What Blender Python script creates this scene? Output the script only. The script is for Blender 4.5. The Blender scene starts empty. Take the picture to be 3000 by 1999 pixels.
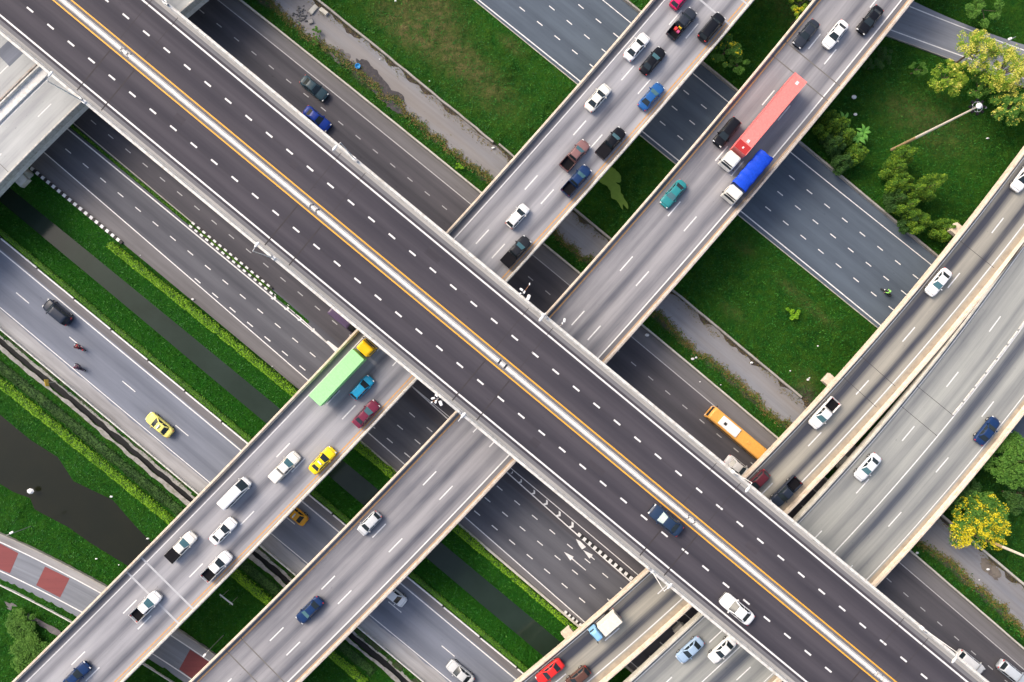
import bpy, math, random
import numpy as np
from mathutils import Vector, Matrix
random.seed(7); rng = np.random.default_rng(7)
R = math.radians
sc = bpy.context.scene
# ------------------------------------------------------------------ camera, sky, sun, exposure
H, F = 122.0, 2000.0                    # flying height (m) and focal length in px of the 3000 px wide photo
cam_d = bpy.data.cameras.new('camera'); cam = bpy.data.objects.new('camera', cam_d)
sc.collection.objects.link(cam); sc.camera = cam
cam.location = (0, 0, H); cam.rotation_euler = (0, 0, 0)
cam_d.sensor_fit = 'HORIZONTAL'; cam_d.sensor_width = 36; cam_d.lens = 36 * F / 3000
cam_d.clip_start = 1; cam_d.clip_end = 9000
SUN_EL, SUN_AZ = R(42), math.atan2(-0.80, 0.60)     # azimuth from +Y towards +X : light comes from the upper left
w = bpy.data.worlds.new('World'); sc.world = w; w.use_nodes = True
nt = w.node_tree; sky = nt.nodes.new('ShaderNodeTexSky'); sky.sky_type = 'NISHITA'; sky.sun_disc = False
sky.sun_elevation = SUN_EL; sky.sun_rotation = SUN_AZ; sky.dust_density = 6; sky.air_density = 1.0; sky.ozone_density = 0.6
bg = nt.nodes['Background']; bg.inputs[1].default_value = 0.15
nt.links.new(sky.outputs[0], bg.inputs[0])
sl = bpy.data.lights.new('sun', 'SUN'); sl.energy = 1.15; sl.angle = R(28); sl.color = (1, .90, .76)
so = bpy.data.objects.new('sun', sl); sc.collection.objects.link(so)
sd = Vector((math.sin(SUN_AZ) * math.cos(SUN_EL), math.cos(SUN_AZ) * math.cos(SUN_EL), math.sin(SUN_EL)))
so.rotation_euler = sd.to_track_quat('Z', 'Y').to_euler(); so.location = (0, 0, 80)
sc.view_settings.view_transform = 'Standard'; sc.view_settings.look = 'None'
sc.view_settings.exposure = 0.72; sc.view_settings.gamma = 1
sc.render.engine = 'CYCLES'
COL = sc.collection

# ------------------------------------------------------------------ helpers: coordinates
def W(px, py, z=0.0):
    D = H - z
    return ((px - 1500) * D / F, -(py - 999.5) * D / F)
GA = R(39.3)
AX = np.array([math.cos(GA), -math.sin(GA)]); BX = np.array([math.sin(GA), math.cos(GA)])
def ab(px, py, z=0.0):
    p = np.array(W(px, py, z)); return float(p @ AX), float(p @ BX)
def xy(a, b):
    return a * AX[0] + b * BX[0], a * AX[1] + b * BX[1]
class GL:
    """long line on the ground: b as a smooth function of a"""
    def __init__(s, pts, z=0.0, deg=2, off=0.0):
        q = np.array([ab(p[0], p[1], z) for p in pts]); s.z = z
        s.deg = min(deg, len(q) - 1); s.c = np.polyfit(q[:, 0], q[:, 1], s.deg)
        s.lo, s.hi = q[:, 0].min(), q[:, 0].max(); s.d = np.polyder(s.c); s.off = off
    def __call__(s, a):
        a = np.asarray(a, float); c = np.clip(a, s.lo - 6, s.hi + 6)
        return np.polyval(s.c, c) + np.polyval(s.d, c) * (a - c) * 0.6 + s.off
    def shift(s, off):
        import copy; n = copy.copy(s); n.off = s.off + off; return n
class Curve:
    """centre line of an elevated deck fitted through picture points lying at known offsets s (m, to the right/south-east)"""
    def __init__(c, pts, z, deg=2, ext=90, step=1.5):
        c.z = z
        P = np.array([W(p[0], p[1], z) for p in pts]); S = np.array([p[2] if len(p) > 2 else 0. for p in pts])
        d = P[np.argmax(P[:, 0] * .7 + P[:, 1] * .7)] - P[np.argmin(P[:, 0] * .7 + P[:, 1] * .7)]
        if abs(d[0] * .7 + d[1] * .7) < abs(d[0] * .7 - d[1] * .7):      # NW-SE deck
            d = P[np.argmax(P[:, 0] - P[:, 1])] - P[np.argmin(P[:, 0] - P[:, 1])]
        d = d / np.linalg.norm(d); n = np.array([d[1], -d[0]])
        t = P @ d; b = P @ n; co = np.zeros(deg + 1)
        for _ in range(4):
            m = np.polyval(np.polyder(co), t); k = 1 / np.sqrt(1 + m * m)
            tt = t + S * m * k; bb = b - S * k
            co = np.polyfit(tt, bb, deg)
        lo, hi = tt.min(), tt.max(); ts = np.arange(lo - ext, hi + ext, step); cc = np.clip(ts, lo, hi)
        bs = np.polyval(co, cc) + np.polyval(np.polyder(co), cc) * (ts - cc)
        c.p = ts[:, None] * d + bs[:, None] * n
        g = np.gradient(c.p, axis=0); c.tan = g / np.linalg.norm(g, axis=1)[:, None]
        c.n = np.stack([c.tan[:, 1], -c.tan[:, 0]], 1)
        c.l = np.concatenate([[0], np.cumsum(np.linalg.norm(np.diff(c.p, axis=0), axis=1))])
    def at(c, t, s=0.0):
        t = np.atleast_1d(t)
        x = np.interp(t, c.l, c.p[:, 0]); y = np.interp(t, c.l, c.p[:, 1])
        nx = np.interp(t, c.l, c.n[:, 0]); ny = np.interp(t, c.l, c.n[:, 1])
        return np.stack([x + nx * s, y + ny * s], 1)
    def proj(c, px, py, z=None):
        q = np.array(W(px, py, c.z if z is None else z)); dd = c.p - q
        i = int(np.argmin((dd ** 2).sum(1))); v = q - c.p[i]
        return c.l[i] + float(v @ c.tan[i]), float(v @ c.n[i])
    def ang(c, t):
        tx = np.interp(t, c.l, c.tan[:, 0]); ty = np.interp(t, c.l, c.tan[:, 1]); return math.atan2(ty, tx)

# ------------------------------------------------------------------ helpers: meshes and objects
class MB:
    def __init__(s): s.v = []; s.f = []; s.uv = []; s.m = []
    def add(s, vs, fs, uvs=None, mi=0):
        o = len(s.v); s.v += [tuple(v) for v in vs]
        for f in fs:
            s.f.append([o + i for i in f]); s.m.append(mi)
            s.uv.append([uvs[i] for i in f] if uvs is not None else None)
    def box(s, c, d, rz=0, mi=0, top=None):
        """box centre c, size d; top=(sx,sy) scales the upper face"""
        sx, sy = top or (1, 1); vs = []
        for k, (ax, ay) in ((-.5, (1, 1)), (.5, (sx, sy))):
            for i, j in ((-.5, -.5), (.5, -.5), (.5, .5), (-.5, .5)):
                x, y = i * d[0] * ax, j * d[1] * ay
                vs.append((c[0] + x * math.cos(rz) - y * math.sin(rz), c[1] + x * math.sin(rz) + y * math.cos(rz), c[2] + k * d[2]))
        s.add(vs, [(0, 3, 2, 1), (4, 5, 6, 7), (0, 1, 5, 4), (1, 2, 6, 5), (2, 3, 7, 6), (3, 0, 4, 7)], mi=mi); return s
    def rbox(s, c, d, r=.08, mi=0, n=4, crown=0.0, taper=1.0):
        """box with rounded plan corners and softened upper edge"""
        rings = []
        for z, ins in ((-.5 * d[2], 0), (.5 * d[2] - r, 0), (.5 * d[2] - .3 * r, .3 * r), (.5 * d[2], r)):
            k = taper if z > 0 else 1; hx, hy = d[0] / 2 * k - ins, d[1] / 2 * k - ins; ring = []
            for q, (sx, sy) in enumerate(((1, 1), (-1, 1), (-1, -1), (1, -1))):
                for i in range(n + 1):
                    a = math.pi / 2 * (q + i / n)
                    ring.append((c[0] + sx * (hx - r) + r * math.cos(a), c[1] + sy * (hy - r) + r * math.sin(a), c[2] + z))
            rings.append(ring)
        s.loft(rings, mi=mi); return s
    def loft(s, rings, cap=True, mi=0, closed=True):
        o = len(s.v); n = len(rings[0])
        for r in rings: s.v += [tuple(p) for p in r]
        for k in range(len(rings) - 1):
            for i in range(n if closed else n - 1):
                j = (i + 1) % n
                s.f.append([o + k * n + i, o + k * n + j, o + (k + 1) * n + j, o + (k + 1) * n + i]); s.m.append(mi); s.uv.append(None)
        if cap:
            s.f.append([o + i for i in range(n)][::-1]); s.f.append([o + (len(rings) - 1) * n + i for i in range(n)])
            s.m += [mi, mi]; s.uv += [None, None]
        return s
    def tube(s, p, q, r0, r1=None, n=8, mi=0):
        p, q = Vector(p), Vector(q); r1 = r0 if r1 is None else r1
        d = (q - p).normalized(); u = d.orthogonal().normalized(); v = d.cross(u)
        s.loft([[p + (u * math.cos(2 * math.pi * i / n) + v * math.sin(2 * math.pi * i / n)) * r0 for i in range(n)],
                [q + (u * math.cos(2 * math.pi * i / n) + v * math.sin(2 * math.pi * i / n)) * r1 for i in range(n)]], mi=mi); return s
    def ball(s, c, r, n=10, mi=0):
        rx, ry, rz = (r, r, r) if not hasattr(r, '__len__') else r; rings = []
        for k in range(1, n // 2 + 1):
            ph = math.pi * (k - .5) / (n // 2)
            rings.append([(c[0] + rx * math.sin(ph) * math.cos(2 * math.pi * i / n), c[1] + ry * math.sin(ph) * math.sin(2 * math.pi * i / n), c[2] - rz * math.cos(ph)) for i in range(n)])
        s.loft(rings, mi=mi); return s
    def mesh(s, name, mats, smooth=False):
        me = bpy.data.meshes.new(name); me.from_pydata(s.v, [], s.f)
        for m in (mats if isinstance(mats, (list, tuple)) else [mats]): me.materials.append(m)
        if any(s.m): me.polygons.foreach_set('material_index', s.m)
        if any(u is not None for u in s.uv):
            ul = me.uv_layers.new(name='UVMap'); fl = []
            for f, u in zip(s.f, s.uv):
                for k in range(len(f)): fl += list(u[k]) if u is not None else [0, 0]
            ul.data.foreach_set('uv', fl)
        if smooth: me.polygons.foreach_set('use_smooth', [True] * len(me.polygons))
        me.validate(); me.update(); return me
def put(name, me, parent=None, loc=(0, 0, 0), rz=0):
    o = bpy.data.objects.new(name, me); COL.objects.link(o); o.location = loc; o.rotation_euler = (0, 0, rz)
    if parent is not None: o.parent = parent
    return o
def obj(name, mb, mats, parent=None, smooth=False, **k):
    return put(name, mb.mesh(name, mats, smooth), parent, **k)
def tag(o, label=None, cat=None, group=None, kind=None):
    if label: o['label'] = label
    if cat: o['category'] = cat
    if group: o['group'] = group
    if kind: o['kind'] = kind
    return o
def thing(name, label, cat, loc=(0, 0, 0), rz=0, group=None):
    o = bpy.data.objects.new(name, None); COL.objects.link(o); o.location = loc; o.rotation_euler = (0, 0, rz); o.empty_display_size = .3
    return tag(o, label, cat, group)
def np_mesh(name, V, Fc, mats, parent=None, uv=None, attr=None, smooth=True):
    me = bpy.data.meshes.new(name); V = np.asarray(V, np.float32); Fc = np.asarray(Fc, np.int32); k = Fc.shape[1]
    me.vertices.add(len(V)); me.vertices.foreach_set('co', V.ravel())
    me.loops.add(Fc.size); me.loops.foreach_set('vertex_index', Fc.ravel())
    me.polygons.add(len(Fc)); me.polygons.foreach_set('loop_start', np.arange(0, Fc.size, k, dtype=np.int32))
    me.polygons.foreach_set('loop_total', np.full(len(Fc), k, np.int32))
    me.polygons.foreach_set('use_smooth', np.full(len(Fc), smooth))
    me.update(calc_edges=True)
    if uv is not None:
        ul = me.uv_layers.new(name='UVMap'); ul.data.foreach_set('uv', np.asarray(uv, np.float32)[Fc.ravel()].ravel())
    for nm, arr in (attr or {}).items():
        at = me.attributes.new(nm, 'FLOAT', 'POINT'); at.data.foreach_set('value', np.asarray(arr, np.float32))
    for m in (mats if isinstance(mats, (list, tuple)) else [mats]): me.materials.append(m)
    o = bpy.data.objects.new(name, me); COL.objects.link(o)
    if parent is not None: o.parent = parent
    return o
def _h(ix, iy, sd):
    n = (ix * 374761393 + iy * 668265263 + sd * 2147483647) & 0xffffffff
    n = ((n ^ (n >> 13)) * 1274126177) & 0xffffffff
    return ((n ^ (n >> 16)) & 0xffff) / 65535.0
def vnoise(x, y, sd=0):
    x = np.asarray(x, float); y = np.asarray(y, float)
    ix = np.floor(x).astype(np.int64); iy = np.floor(y).astype(np.int64); fx = x - ix; fy = y - iy
    fx = fx * fx * (3 - 2 * fx); fy = fy * fy * (3 - 2 * fy)
    a = _h(ix, iy, sd); b = _h(ix + 1, iy, sd); c = _h(ix, iy + 1, sd); d = _h(ix + 1, iy + 1, sd)
    return (a * (1 - fx) + b * fx) * (1 - fy) + (c * (1 - fx) + d * fx) * fy
def fnoise(x, y, o=4, sd=0):
    s = 0; a = .5
    for k in range(o): s = s + a * vnoise(x * 2 ** k, y * 2 ** k, sd + k); a *= .5
    return s

# ------------------------------------------------------------------ materials
class NT:
    def __init__(s, name, rough=.8, spec=.3, metal=0):
        s.mat = bpy.data.materials.new(name); s.mat.use_nodes = True; s.t = s.mat.node_tree
        s.b = s.t.nodes['Principled BSDF']; s.b.inputs['Roughness'].default_value = rough
        s.b.inputs['Specular IOR Level'].default_value = spec; s.b.inputs['Metallic'].default_value = metal
    def n(s, ty, **k):
        nd = s.t.nodes.new(ty)
        for a, v in k.items(): setattr(nd, a, v)
        return nd
    def set(s, sock, v):
        if isinstance(v, bpy.types.NodeSocket): s.t.links.new(v, sock)
        elif hasattr(v, '__len__') and len(v) == 3 and sock.type == 'RGBA': sock.default_value = (*v, 1)
        else: sock.default_value = v
    def math(s, op, a, b=0.0, clamp=False):
        nd = s.n('ShaderNodeMath', operation=op, use_clamp=clamp); s.set(nd.inputs[0], a); s.set(nd.inputs[1], b); return nd.outputs[0]
    def mix(s, f, a, b, mode='MIX'):
        nd = s.n('ShaderNodeMix', data_type='RGBA', blend_type=mode); s.set(nd.inputs[0], f); s.set(nd.inputs[6], a); s.set(nd.inputs[7], b); return nd.outputs[2]
    def co(s, kind='Object', scale=(1, 1, 1), rot=(0, 0, 0)):
        tc = s.n('ShaderNodeTexCoord'); mp = s.n('ShaderNodeMapping'); mp.inputs['Scale'].default_value = scale; mp.inputs['Rotation'].default_value = rot
        s.t.links.new(tc.outputs[kind], mp.inputs[0]); return mp.outputs[0]
    def noise(s, vec, scale=1.0, det=4, rough=.6, lo=.3, hi=.7):
        nd = s.n('ShaderNodeTexNoise'); nd.inputs['Scale'].default_value = scale; nd.inputs['Detail'].default_value = det
        nd.inputs['Roughness'].default_value = rough; s.t.links.new(vec, nd.inputs['Vector'])
        mr = s.n('ShaderNodeMapRange'); mr.inputs[1].default_value = lo; mr.inputs[2].default_value = hi
        s.t.links.new(nd.outputs['Fac'], mr.inputs[0]); return mr.outputs[0]
    def bump(s, h, strength=.4, dist=.05):
        nd = s.n('ShaderNodeBump'); nd.inputs['Strength'].default_value = strength; nd.inputs['Distance'].default_value = dist
        s.t.links.new(h, nd.inputs['Height']); s.t.links.new(nd.outputs[0], s.b.inputs['Normal'])
    def base(s, v): s.set(s.b.inputs['Base Color'], v); return s
def mul(c, k): return tuple(min(1, x * k) for x in c)

def paved(name, light, dark, lane=None, phase=0.0, band=.6, warm=None, patch=.5, sharp=1.0, wear=()):
    """road surface: UV is metres (along, across). lane: bands of tyre dirt repeat with this width, darkest at phase."""
    m = NT(name, .88, .25); tc = m.n('ShaderNodeTexCoord'); sp = m.n('ShaderNodeSeparateXYZ'); m.t.links.new(tc.outputs['UV'], sp.inputs[0])
    st = m.noise(m.co('UV', (.012, .9, 1)), 1.6, 5, .65, .28, .72)
    st2 = m.noise(m.co('UV', (.05, 2.6, 1)), 1.0, 4, .6, .3, .7)
    big = m.noise(m.co('UV', (.05, .22, 1)), 1.0, 4, .6, .3, .7)
    fine = m.noise(m.co('UV', (1, 1, 1)), 9.0, 6, .75, .25, .75)
    fac = m.math('MULTIPLY', st, .32 if lane or wear else .7)
    if lane:
        c = m.math('COSINE', m.math('MULTIPLY', m.math('SUBTRACT', sp.outputs['Y'], phase), 2 * math.pi / lane))
        c = m.math('ADD', m.math('MULTIPLY', c, .5), .5)
        c2 = m.math('COSINE', m.math('MULTIPLY', m.math('SUBTRACT', sp.outputs['Y'], phase + .1), 6 * math.pi / lane))
        c = m.math('ADD', c, m.math('MULTIPLY', c2, .12), clamp=True)
        c = m.math('POWER', c, sharp)
        fac = m.math('ADD', fac, m.math('MULTIPLY', c, band))
    wob_ = m.noise(m.co('UV', (.03, .15, 1)), 1.3, 3, .5, .25, .75)
    for c_, w_, a_ in wear:             # tyre dirt worn into the wheel paths: centre, half width, strength
        e = m.math('DIVIDE', m.math('SUBTRACT', sp.outputs['Y'], c_), w_); e = m.math('POWER', 2.718, m.math('MULTIPLY', m.math('MULTIPLY', e, e), -1.0))
        fac = m.math('ADD', fac, m.math('MULTIPLY', m.math('MULTIPLY', e, a_), m.math('ADD', m.math('MULTIPLY', wob_, .5), .75)))
    fac = m.math('ADD', fac, m.math('MULTIPLY', m.math('SUBTRACT', big, .5), patch))
    fac = m.math('ADD', fac, m.math('MULTIPLY', m.math('SUBTRACT', st2, .5), .12), clamp=True)
    col = m.mix(fac, light, dark)
    if warm:
        wn = m.noise(m.co('UV', (.02, .25, 1)), 1.0, 3, .5, .35, .65); col = m.mix(m.math('MULTIPLY', wn, .6), col, warm)
    col = m.mix(m.math('MULTIPLY', fine, .22), col, mul(dark, .6))
    spot = m.noise(m.co('UV', (.5, 1.1, 1)), 1.7, 2, .5, .70, .78); col = m.mix(m.math('MULTIPLY', spot, .35), col, mul(dark, .55))
    m.base(col); m.bump(fine, .25, .02); return m.mat
def plain(name, c, rough=.7, spec=.3, var=.25, scale=2.0, metal=0, stain=None, bump=0):
    m = NT(name, rough, spec, metal); v = m.co('Object'); f = m.noise(v, scale, 5, .65)
    col = m.mix(m.math('MULTIPLY', f, var), c, mul(c, .45))
    if stain:
        g = m.noise(v, scale * .6 + .35, 4, .6, .5, .68); col = m.mix(m.math('MULTIPLY', g, .7), col, stain)
    m.base(col)
    if bump: m.bump(f, bump, .05)
    return m.mat
M = {}
M['asphalt_top'] = paved('dark asphalt', (.074, .068, .082), (.030, .029, .040), 3.55, 1.77 + 2.0, .45, patch=.4)
M['patch_top'] = paved('repair asphalt', (.064, .058, .070), (.028, .027, .036), None, 0, 0, patch=.4)
M['asphalt_a'] = paved('worn concrete road', (.385, .385, .41), (.11, .115, .14), patch=.45, wear=((-3.6, .75, .6), (0, .8, .62), (3.7, .8, .6), (-5.6, .8, .4)))
M['asphalt_b'] = paved('worn concrete road brownish', (.335, .33, .345), (.08, .085, .11), patch=.5, wear=((-5.2, 1.3, .55), (-2.9, .7, .35), (0, .8, .6), (3.6, .8, .5), (-1.4, .5, .12), (1.5, .4, -.1)))
M['ramp_d'] = paved('ramp concrete with tyre dirt', (.40, .38, .32), (.048, .053, .072), patch=.3, wear=((-2.1, .95, .95), (1.75, .75, .8), (-3.4, .5, .3)))
M['ramp_e'] = paved('pale ramp concrete', (.375, .385, .36), (.07, .08, .105), patch=.35, wear=((5.7, 1.1, .85), (-2.4, .8, .35), (1.8, .6, .28), (9.2, .8, .35), (-4, .6, .3)))
M['ramp_c'] = paved('pale concrete', (.50, .52, .52), (.24, .25, .27), 3.6, 1.8, .35, patch=.7)
M['asphalt_r1'] = paved('blue grey asphalt', (.100, .128, .165), (.048, .062, .086), 3.5, 1.0, .25, patch=.6)
M['asphalt_r2'] = paved('dark ground asphalt', (.105, .100, .112), (.048, .047, .057), 3.5, 1.0, .4, patch=.5)
M['asphalt_r4'] = paved('grey ground asphalt', (.125, .128, .148), (.060, .062, .076), 3.4, .6, .4, patch=.6)
M['asphalt_r5'] = paved('pale ground asphalt', (.20, .22, .27), (.10, .112, .145), 3.7, 1.2, .35, patch=.5)
M['asphalt_far'] = paved('side road asphalt', (.24, .26, .30), (.12, .13, .155), None, 0, 0, patch=.6)
M['shoulder'] = paved('dusty shoulder', (.38, .38, .39), (.20, .195, .20), None, 0, 0, patch=1.1)
M['shoulder_r2'] = paved('shoulder asphalt', (.185, .18, .19), (.105, .10, .105), None, 0, 0, patch=.7)
M['shoulder_top'] = paved('bridge shoulder', (.19, .19, .205), (.10, .10, .115), None, 0, 0, patch=.5)
M['shoulder_dust'] = paved('dusty bridge shoulder', (.42, .41, .40), (.22, .22, .22), None, 0, 0, patch=.6)
M['track'] = paved('gravel track', (.25, .265, .30), (.14, .142, .16), None, 0, 0, warm=(.24, .21, .18), patch=.8)
M['soil'] = plain('bare soil', (.20, .175, .15), .95, .1, .6, .8, stain=(.10, .085, .08), bump=.6)
M['red_lane'] = paved('faded red road paint', (.24, .07, .07), (.15, .05, .055), None, 0, 0, patch=.5)
M['parapet'] = plain('parapet concrete', (.60, .585, .55), .85, .2, .6, 2.4, stain=(.30, .27, .23))
M['median_white'] = plain('white painted median', (.76, .75, .73), .8, .2, .35, 1.6, stain=(.5, .49, .46))
M['tan'] = plain('tan dirty strip', (.40, .34, .26), .9, .2, .4, .8, stain=(.26, .22, .18))
M['parapet_warm'] = plain('cream concrete', (.70, .60, .49), .85, .2, .45, 1.3, stain=(.47, .35, .25))
M['parapet_white'] = plain('pale painted concrete', (.70, .69, .66), .8, .2, .5, 1.8, stain=(.38, .36, .32))
M['parapet_b'] = plain('stained concrete', (.50, .46, .42), .85, .2, .5, 1.4, stain=(.36, .27, .20))
M['concrete'] = plain('grey concrete', (.36, .345, .32), .9, .2, .5, .8, stain=(.22, .2, .17), bump=.3)
M['concrete_pale'] = plain('pale weathered concrete', (.55, .53, .47), .9, .2, .5, .9, stain=(.35, .33, .28))
M['drain_side'] = plain('stained concrete edge', (.46, .33, .22), .9, .2, .5, .5, stain=(.32, .26, .22))
M['line'] = plain('white road paint', (.78, .78, .78), .6, .3, .5, 2.2)
M['line_worn'] = plain('worn white road paint', (.50, .50, .51), .6, .3, .6, 3.0)
M['yellow'] = plain('yellow road paint', (.80, .40, .055), .6, .3, .3, 3.0)
M['yellow_worn'] = plain('worn yellow road paint', (.58, .33, .14), .6, .3, .5, 2.0)
M['joint'] = plain('joint rubber', (.05, .045, .05), .8, .2, .3, 3)
M['joint_b'] = plain('joint steel', (.16, .15, .14), .8, .2, .3, 3)
M['joint_pale'] = plain('joint mortar', (.46, .47, .50), .8, .2, .3, 3)
M['black'] = plain('black paint', (.03, .03, .03), .6, .3, .3, 3)
M['rubber'] = plain('tyre rubber', (.025, .025, .026), .8, .2, .2, 3)
M['metal'] = plain('galvanised steel', (.50, .50, .50), .45, .5, .3, 3, metal=.6)
M['metal_white'] = plain('white painted metal', (.78, .78, .78), .4, .4, .15, 3)
M['mast'] = plain('pale mast', (.66, .60, .52), .5, .4, .3, 1)
M['mast_low'] = plain('weathered mast foot', (.42, .30, .17), .6, .4, .4, 1)
M['rust'] = plain('rusty steel', (.38, .20, .11), .7, .3, .4, 3)
M['glass'] = plain('dark car glass', (.018, .027, .034), .10, .4, .1, 3)
M['glass_teal'] = plain('tinted windscreen', (.07, .16, .19), .12, .4, .1, 3)
M['lamp_red'] = plain('red lamp lens', (.55, .03, .03), .3, .5, .1, 3)
M['lamp_clear'] = plain('headlamp lens', (.65, .66, .66), .15, .7, .1, 3)
M['liner'] = plain('pickup bed liner', (.014, .014, .017), .9, .05, .5, 3)
M['skin'] = plain('skin', (.42, .25, .17), .6, .3, .1, 3)
M['denim'] = plain('dark trousers', (.05, .06, .10), .85, .2, .3, 8)
M['bark'] = plain('bark', (.17, .13, .095), .95, .1, .5, 4, bump=.5)

def paint(c, rough=.28, var=.06):
    k = 'paint_%.3f_%.3f_%.3f' % c
    if k not in M:
        m = NT('car paint', rough, .18); m.b.inputs['Coat Weight'].default_value = .05; m.b.inputs['Coat Roughness'].default_value = .12
        v = m.co('Object'); f = m.noise(v, 3, 3, .6); m.base(m.mix(m.math('MULTIPLY', f, var * 3), c, mul(c, .7))); M[k] = m.mat
    return M[k]
def leafmat(name, cols, hue_scale=.25, rough=.65):
    """foliage: light and dark leaves by random island, patches by position"""
    m = NT(name, rough, .25); g = m.n('ShaderNodeNewGeometry'); cr = m.n('ShaderNodeValToRGB'); e = cr.color_ramp.elements
    e[0].color = (*cols[0], 1); e[1].color = (*cols[-1], 1)
    for i, c in enumerate(cols[1:-1]): q = e.new((i + 1) / (len(cols) - 1)); q.color = (*c, 1)
    p = m.noise(m.co('Object'), hue_scale, 4, .6, .32, .68)
    f = m.math('ADD', m.math('MULTIPLY', g.outputs['Random Per Island'], .55), m.math('MULTIPLY', p, .45))
    m.set(cr.inputs[0], f); m.base(cr.outputs[0])
    m.b.inputs['Subsurface Weight'].default_value = 0.0
    return m.mat
M['leaf_grass'] = leafmat('grass blades', [(.006, .048, .006), (.012, .092, .010), (.026, .150, .012), (.080, .225, .016)], .7)
M['leaf_hedge'] = leafmat('hedge leaves', [(.03, .12, .006), (.075, .21, .010), (.15, .33, .015)], .4)
M['leaf_hedge2'] = leafmat('bright hedge leaves', [(.06, .18, .006), (.15, .33, .010), (.27, .47, .02)], .4)
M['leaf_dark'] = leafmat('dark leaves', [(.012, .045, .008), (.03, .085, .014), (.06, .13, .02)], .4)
M['leaf_deep'] = leafmat('deep green leaves', [(.006, .026, .004), (.014, .05, .006), (.03, .08, .010)], .4)  # very dark green foliage of the low hedge by the ditch path
M['leaf_mid'] = leafmat('green leaves', [(.03, .10, .012), (.07, .18, .02), (.13, .26, .04)], .5)
M['leaf_conifer'] = leafmat('needle leaves', [(.015, .06, .006), (.06, .15, .010), (.22, .31, .015)], .5)
M['leaf_lime'] = leafmat('lime leaves', [(.06, .16, .012), (.16, .28, .02), (.33, .42, .03)], .5)
M['leaf_yellow'] = leafmat('yellow blossom', [(.36, .34, .01), (.62, .52, .012), (.80, .68, .05)], .6)
M['leaf_paleyellow'] = leafmat('pale yellow blossom', [(.30, .38, .03), (.55, .52, .06), (.80, .72, .22)], .6)
M['leaf_banana'] = leafmat('banana leaves', [(.07, .22, .03), (.12, .32, .05), (.16, .38, .08)], .6)
def ground_mat():
    m = NT('overgrown grass', .95, .1); v = m.co('Object')
    at = m.n('ShaderNodeAttribute', attribute_name='dry'); lush = m.n('ShaderNodeAttribute', attribute_name='lush'); dirt = m.n('ShaderNodeAttribute', attribute_name='dirt')
    a = m.noise(v, .12, 5, .6); b = m.noise(v, .55, 6, .75, .38, .62); c = m.noise(v, 2.4, 6, .8, .35, .65)
    col = m.mix(a, (.010, .078, .010), (.028, .160, .014)); col = m.mix(m.math('MULTIPLY', b, .75), col, (.065, .165, .012))
    col = m.mix(m.math('MULTIPLY', lush.outputs['Fac'], .75), col, (.018, .150, .008))
    col = m.mix(m.math('MULTIPLY', c, .55), col, (.008, .034, .004))
    dn = m.math('MULTIPLY', at.outputs['Fac'], m.math('ADD', m.math('MULTIPLY', b, .8), .3), clamp=True)
    col = m.mix(dn, col, (.26, .19, .095))
    col = m.mix(m.math('MULTIPLY', dirt.outputs['Fac'], 1.0, clamp=True), col, (.135, .115, .10))
    m.base(col); m.bump(m.math('ADD', b, m.math('MULTIPLY', c, .6)), 1.0, .5); return m.mat
M['ground'] = ground_mat()
def water(name, c1, c2):
    m = NT(name, .12, .5); v = m.co('Object', rot=(0, 0, GA)); f = m.noise(v, .12, 4, .6); g = m.noise(m.co('Object'), 2.5, 3, .6)
    m.base(m.mix(f, c1, c2)); m.bump(g, .05, .03); m.b.inputs['IOR'].default_value = 1.33; return m.mat
M['ditch_mud'] = plain('black mud', (.010, .011, .012), .7, .2, .3, 2)
M['path'] = plain('dirty concrete path', (.34, .33, .31), .95, .1, .7, 1.2, stain=(.14, .14, .10))
M['water'] = water('murky canal water', (.020, .034, .026), (.012, .022, .014))
M['water_brown'] = water('brown canal water', (.013, .014, .007), (.009, .011, .006))

# ------------------------------------------------------------------ ground lines (picture points at ground level)
L = {}
L['r1_ne_wall'] = GL([(1823, 0), (1878, 38), (2053, 187), (2161.6, 270), (2340, 421), (2638, 666.5), (2737, 748)])
L['r1_ne_line'] = GL([(1765.6, 0), (1846.5, 66), (2027.6, 215), (2134, 300), (2316.9, 446.6), (2595.5, 669), (2718, 769)])
L['r1_sw_line'] = GL([(1400, 0), (1701.8, 238), (1880.5, 385), (1989, 472), (2170, 619), (2227, 666.5), (2573.7, 947.5)])
L['r1_sw_edge'] = GL([(1386, 0), (1695, 246), (1874, 396), (1974, 481), (2208, 667), (2565, 956)])
L['r1_d1'] = GL([(1529.6, 27.6), (1683.5, 151.8), (2358, 699.7), (2567, 867.7)])
L['r1_d2'] = GL([(1616.8, 24), (1769, 148.9), (2447, 696.7), (2603.5, 822)])
L['r1_d3'] = GL([(1701.8, 20), (1806.9, 105), (2534, 693), (2685, 812.8)])
L['w2'] = GL([(927, 0), (1000, 57), (1221, 238), (1429.6, 404), (1682.7, 610), (1790.5, 701), (1971, 852), (2140, 996), (2314.5, 1147), (2760, 1511), (3000, 1713)])
L['w1'] = GL([(702, 0), (1410, 566), (1699, 805), (2000, 1051.6), (2270, 1277), (2658, 1611), (3000, 1902)])
L['r2_line'] = GL([(638, 0), (1000, 289), (1376.4, 597.6), (1558.8, 747.7), (1667, 837), (1850, 985.7), (2000, 1111), (2102, 1194), (2629, 1645), (3000, 1962)])
L['r2_d1'] = GL([(591, 34), (946.4, 318), (1299, 607), (1551.7, 816.6), (2008.5, 1194), (2161.5, 1320), (2613, 1708), (2910, 1964)])
L['r3_d'] = GL([(274, 359), (680, 694.6), (986, 950.5), (1208, 1134.5)])
L['med_ne'] = GL([(238, 380), (570, 657)], deg=1)
L['med_sw'] = GL([(206, 385), (548.7, 666.5), (986, 1028)])
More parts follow.
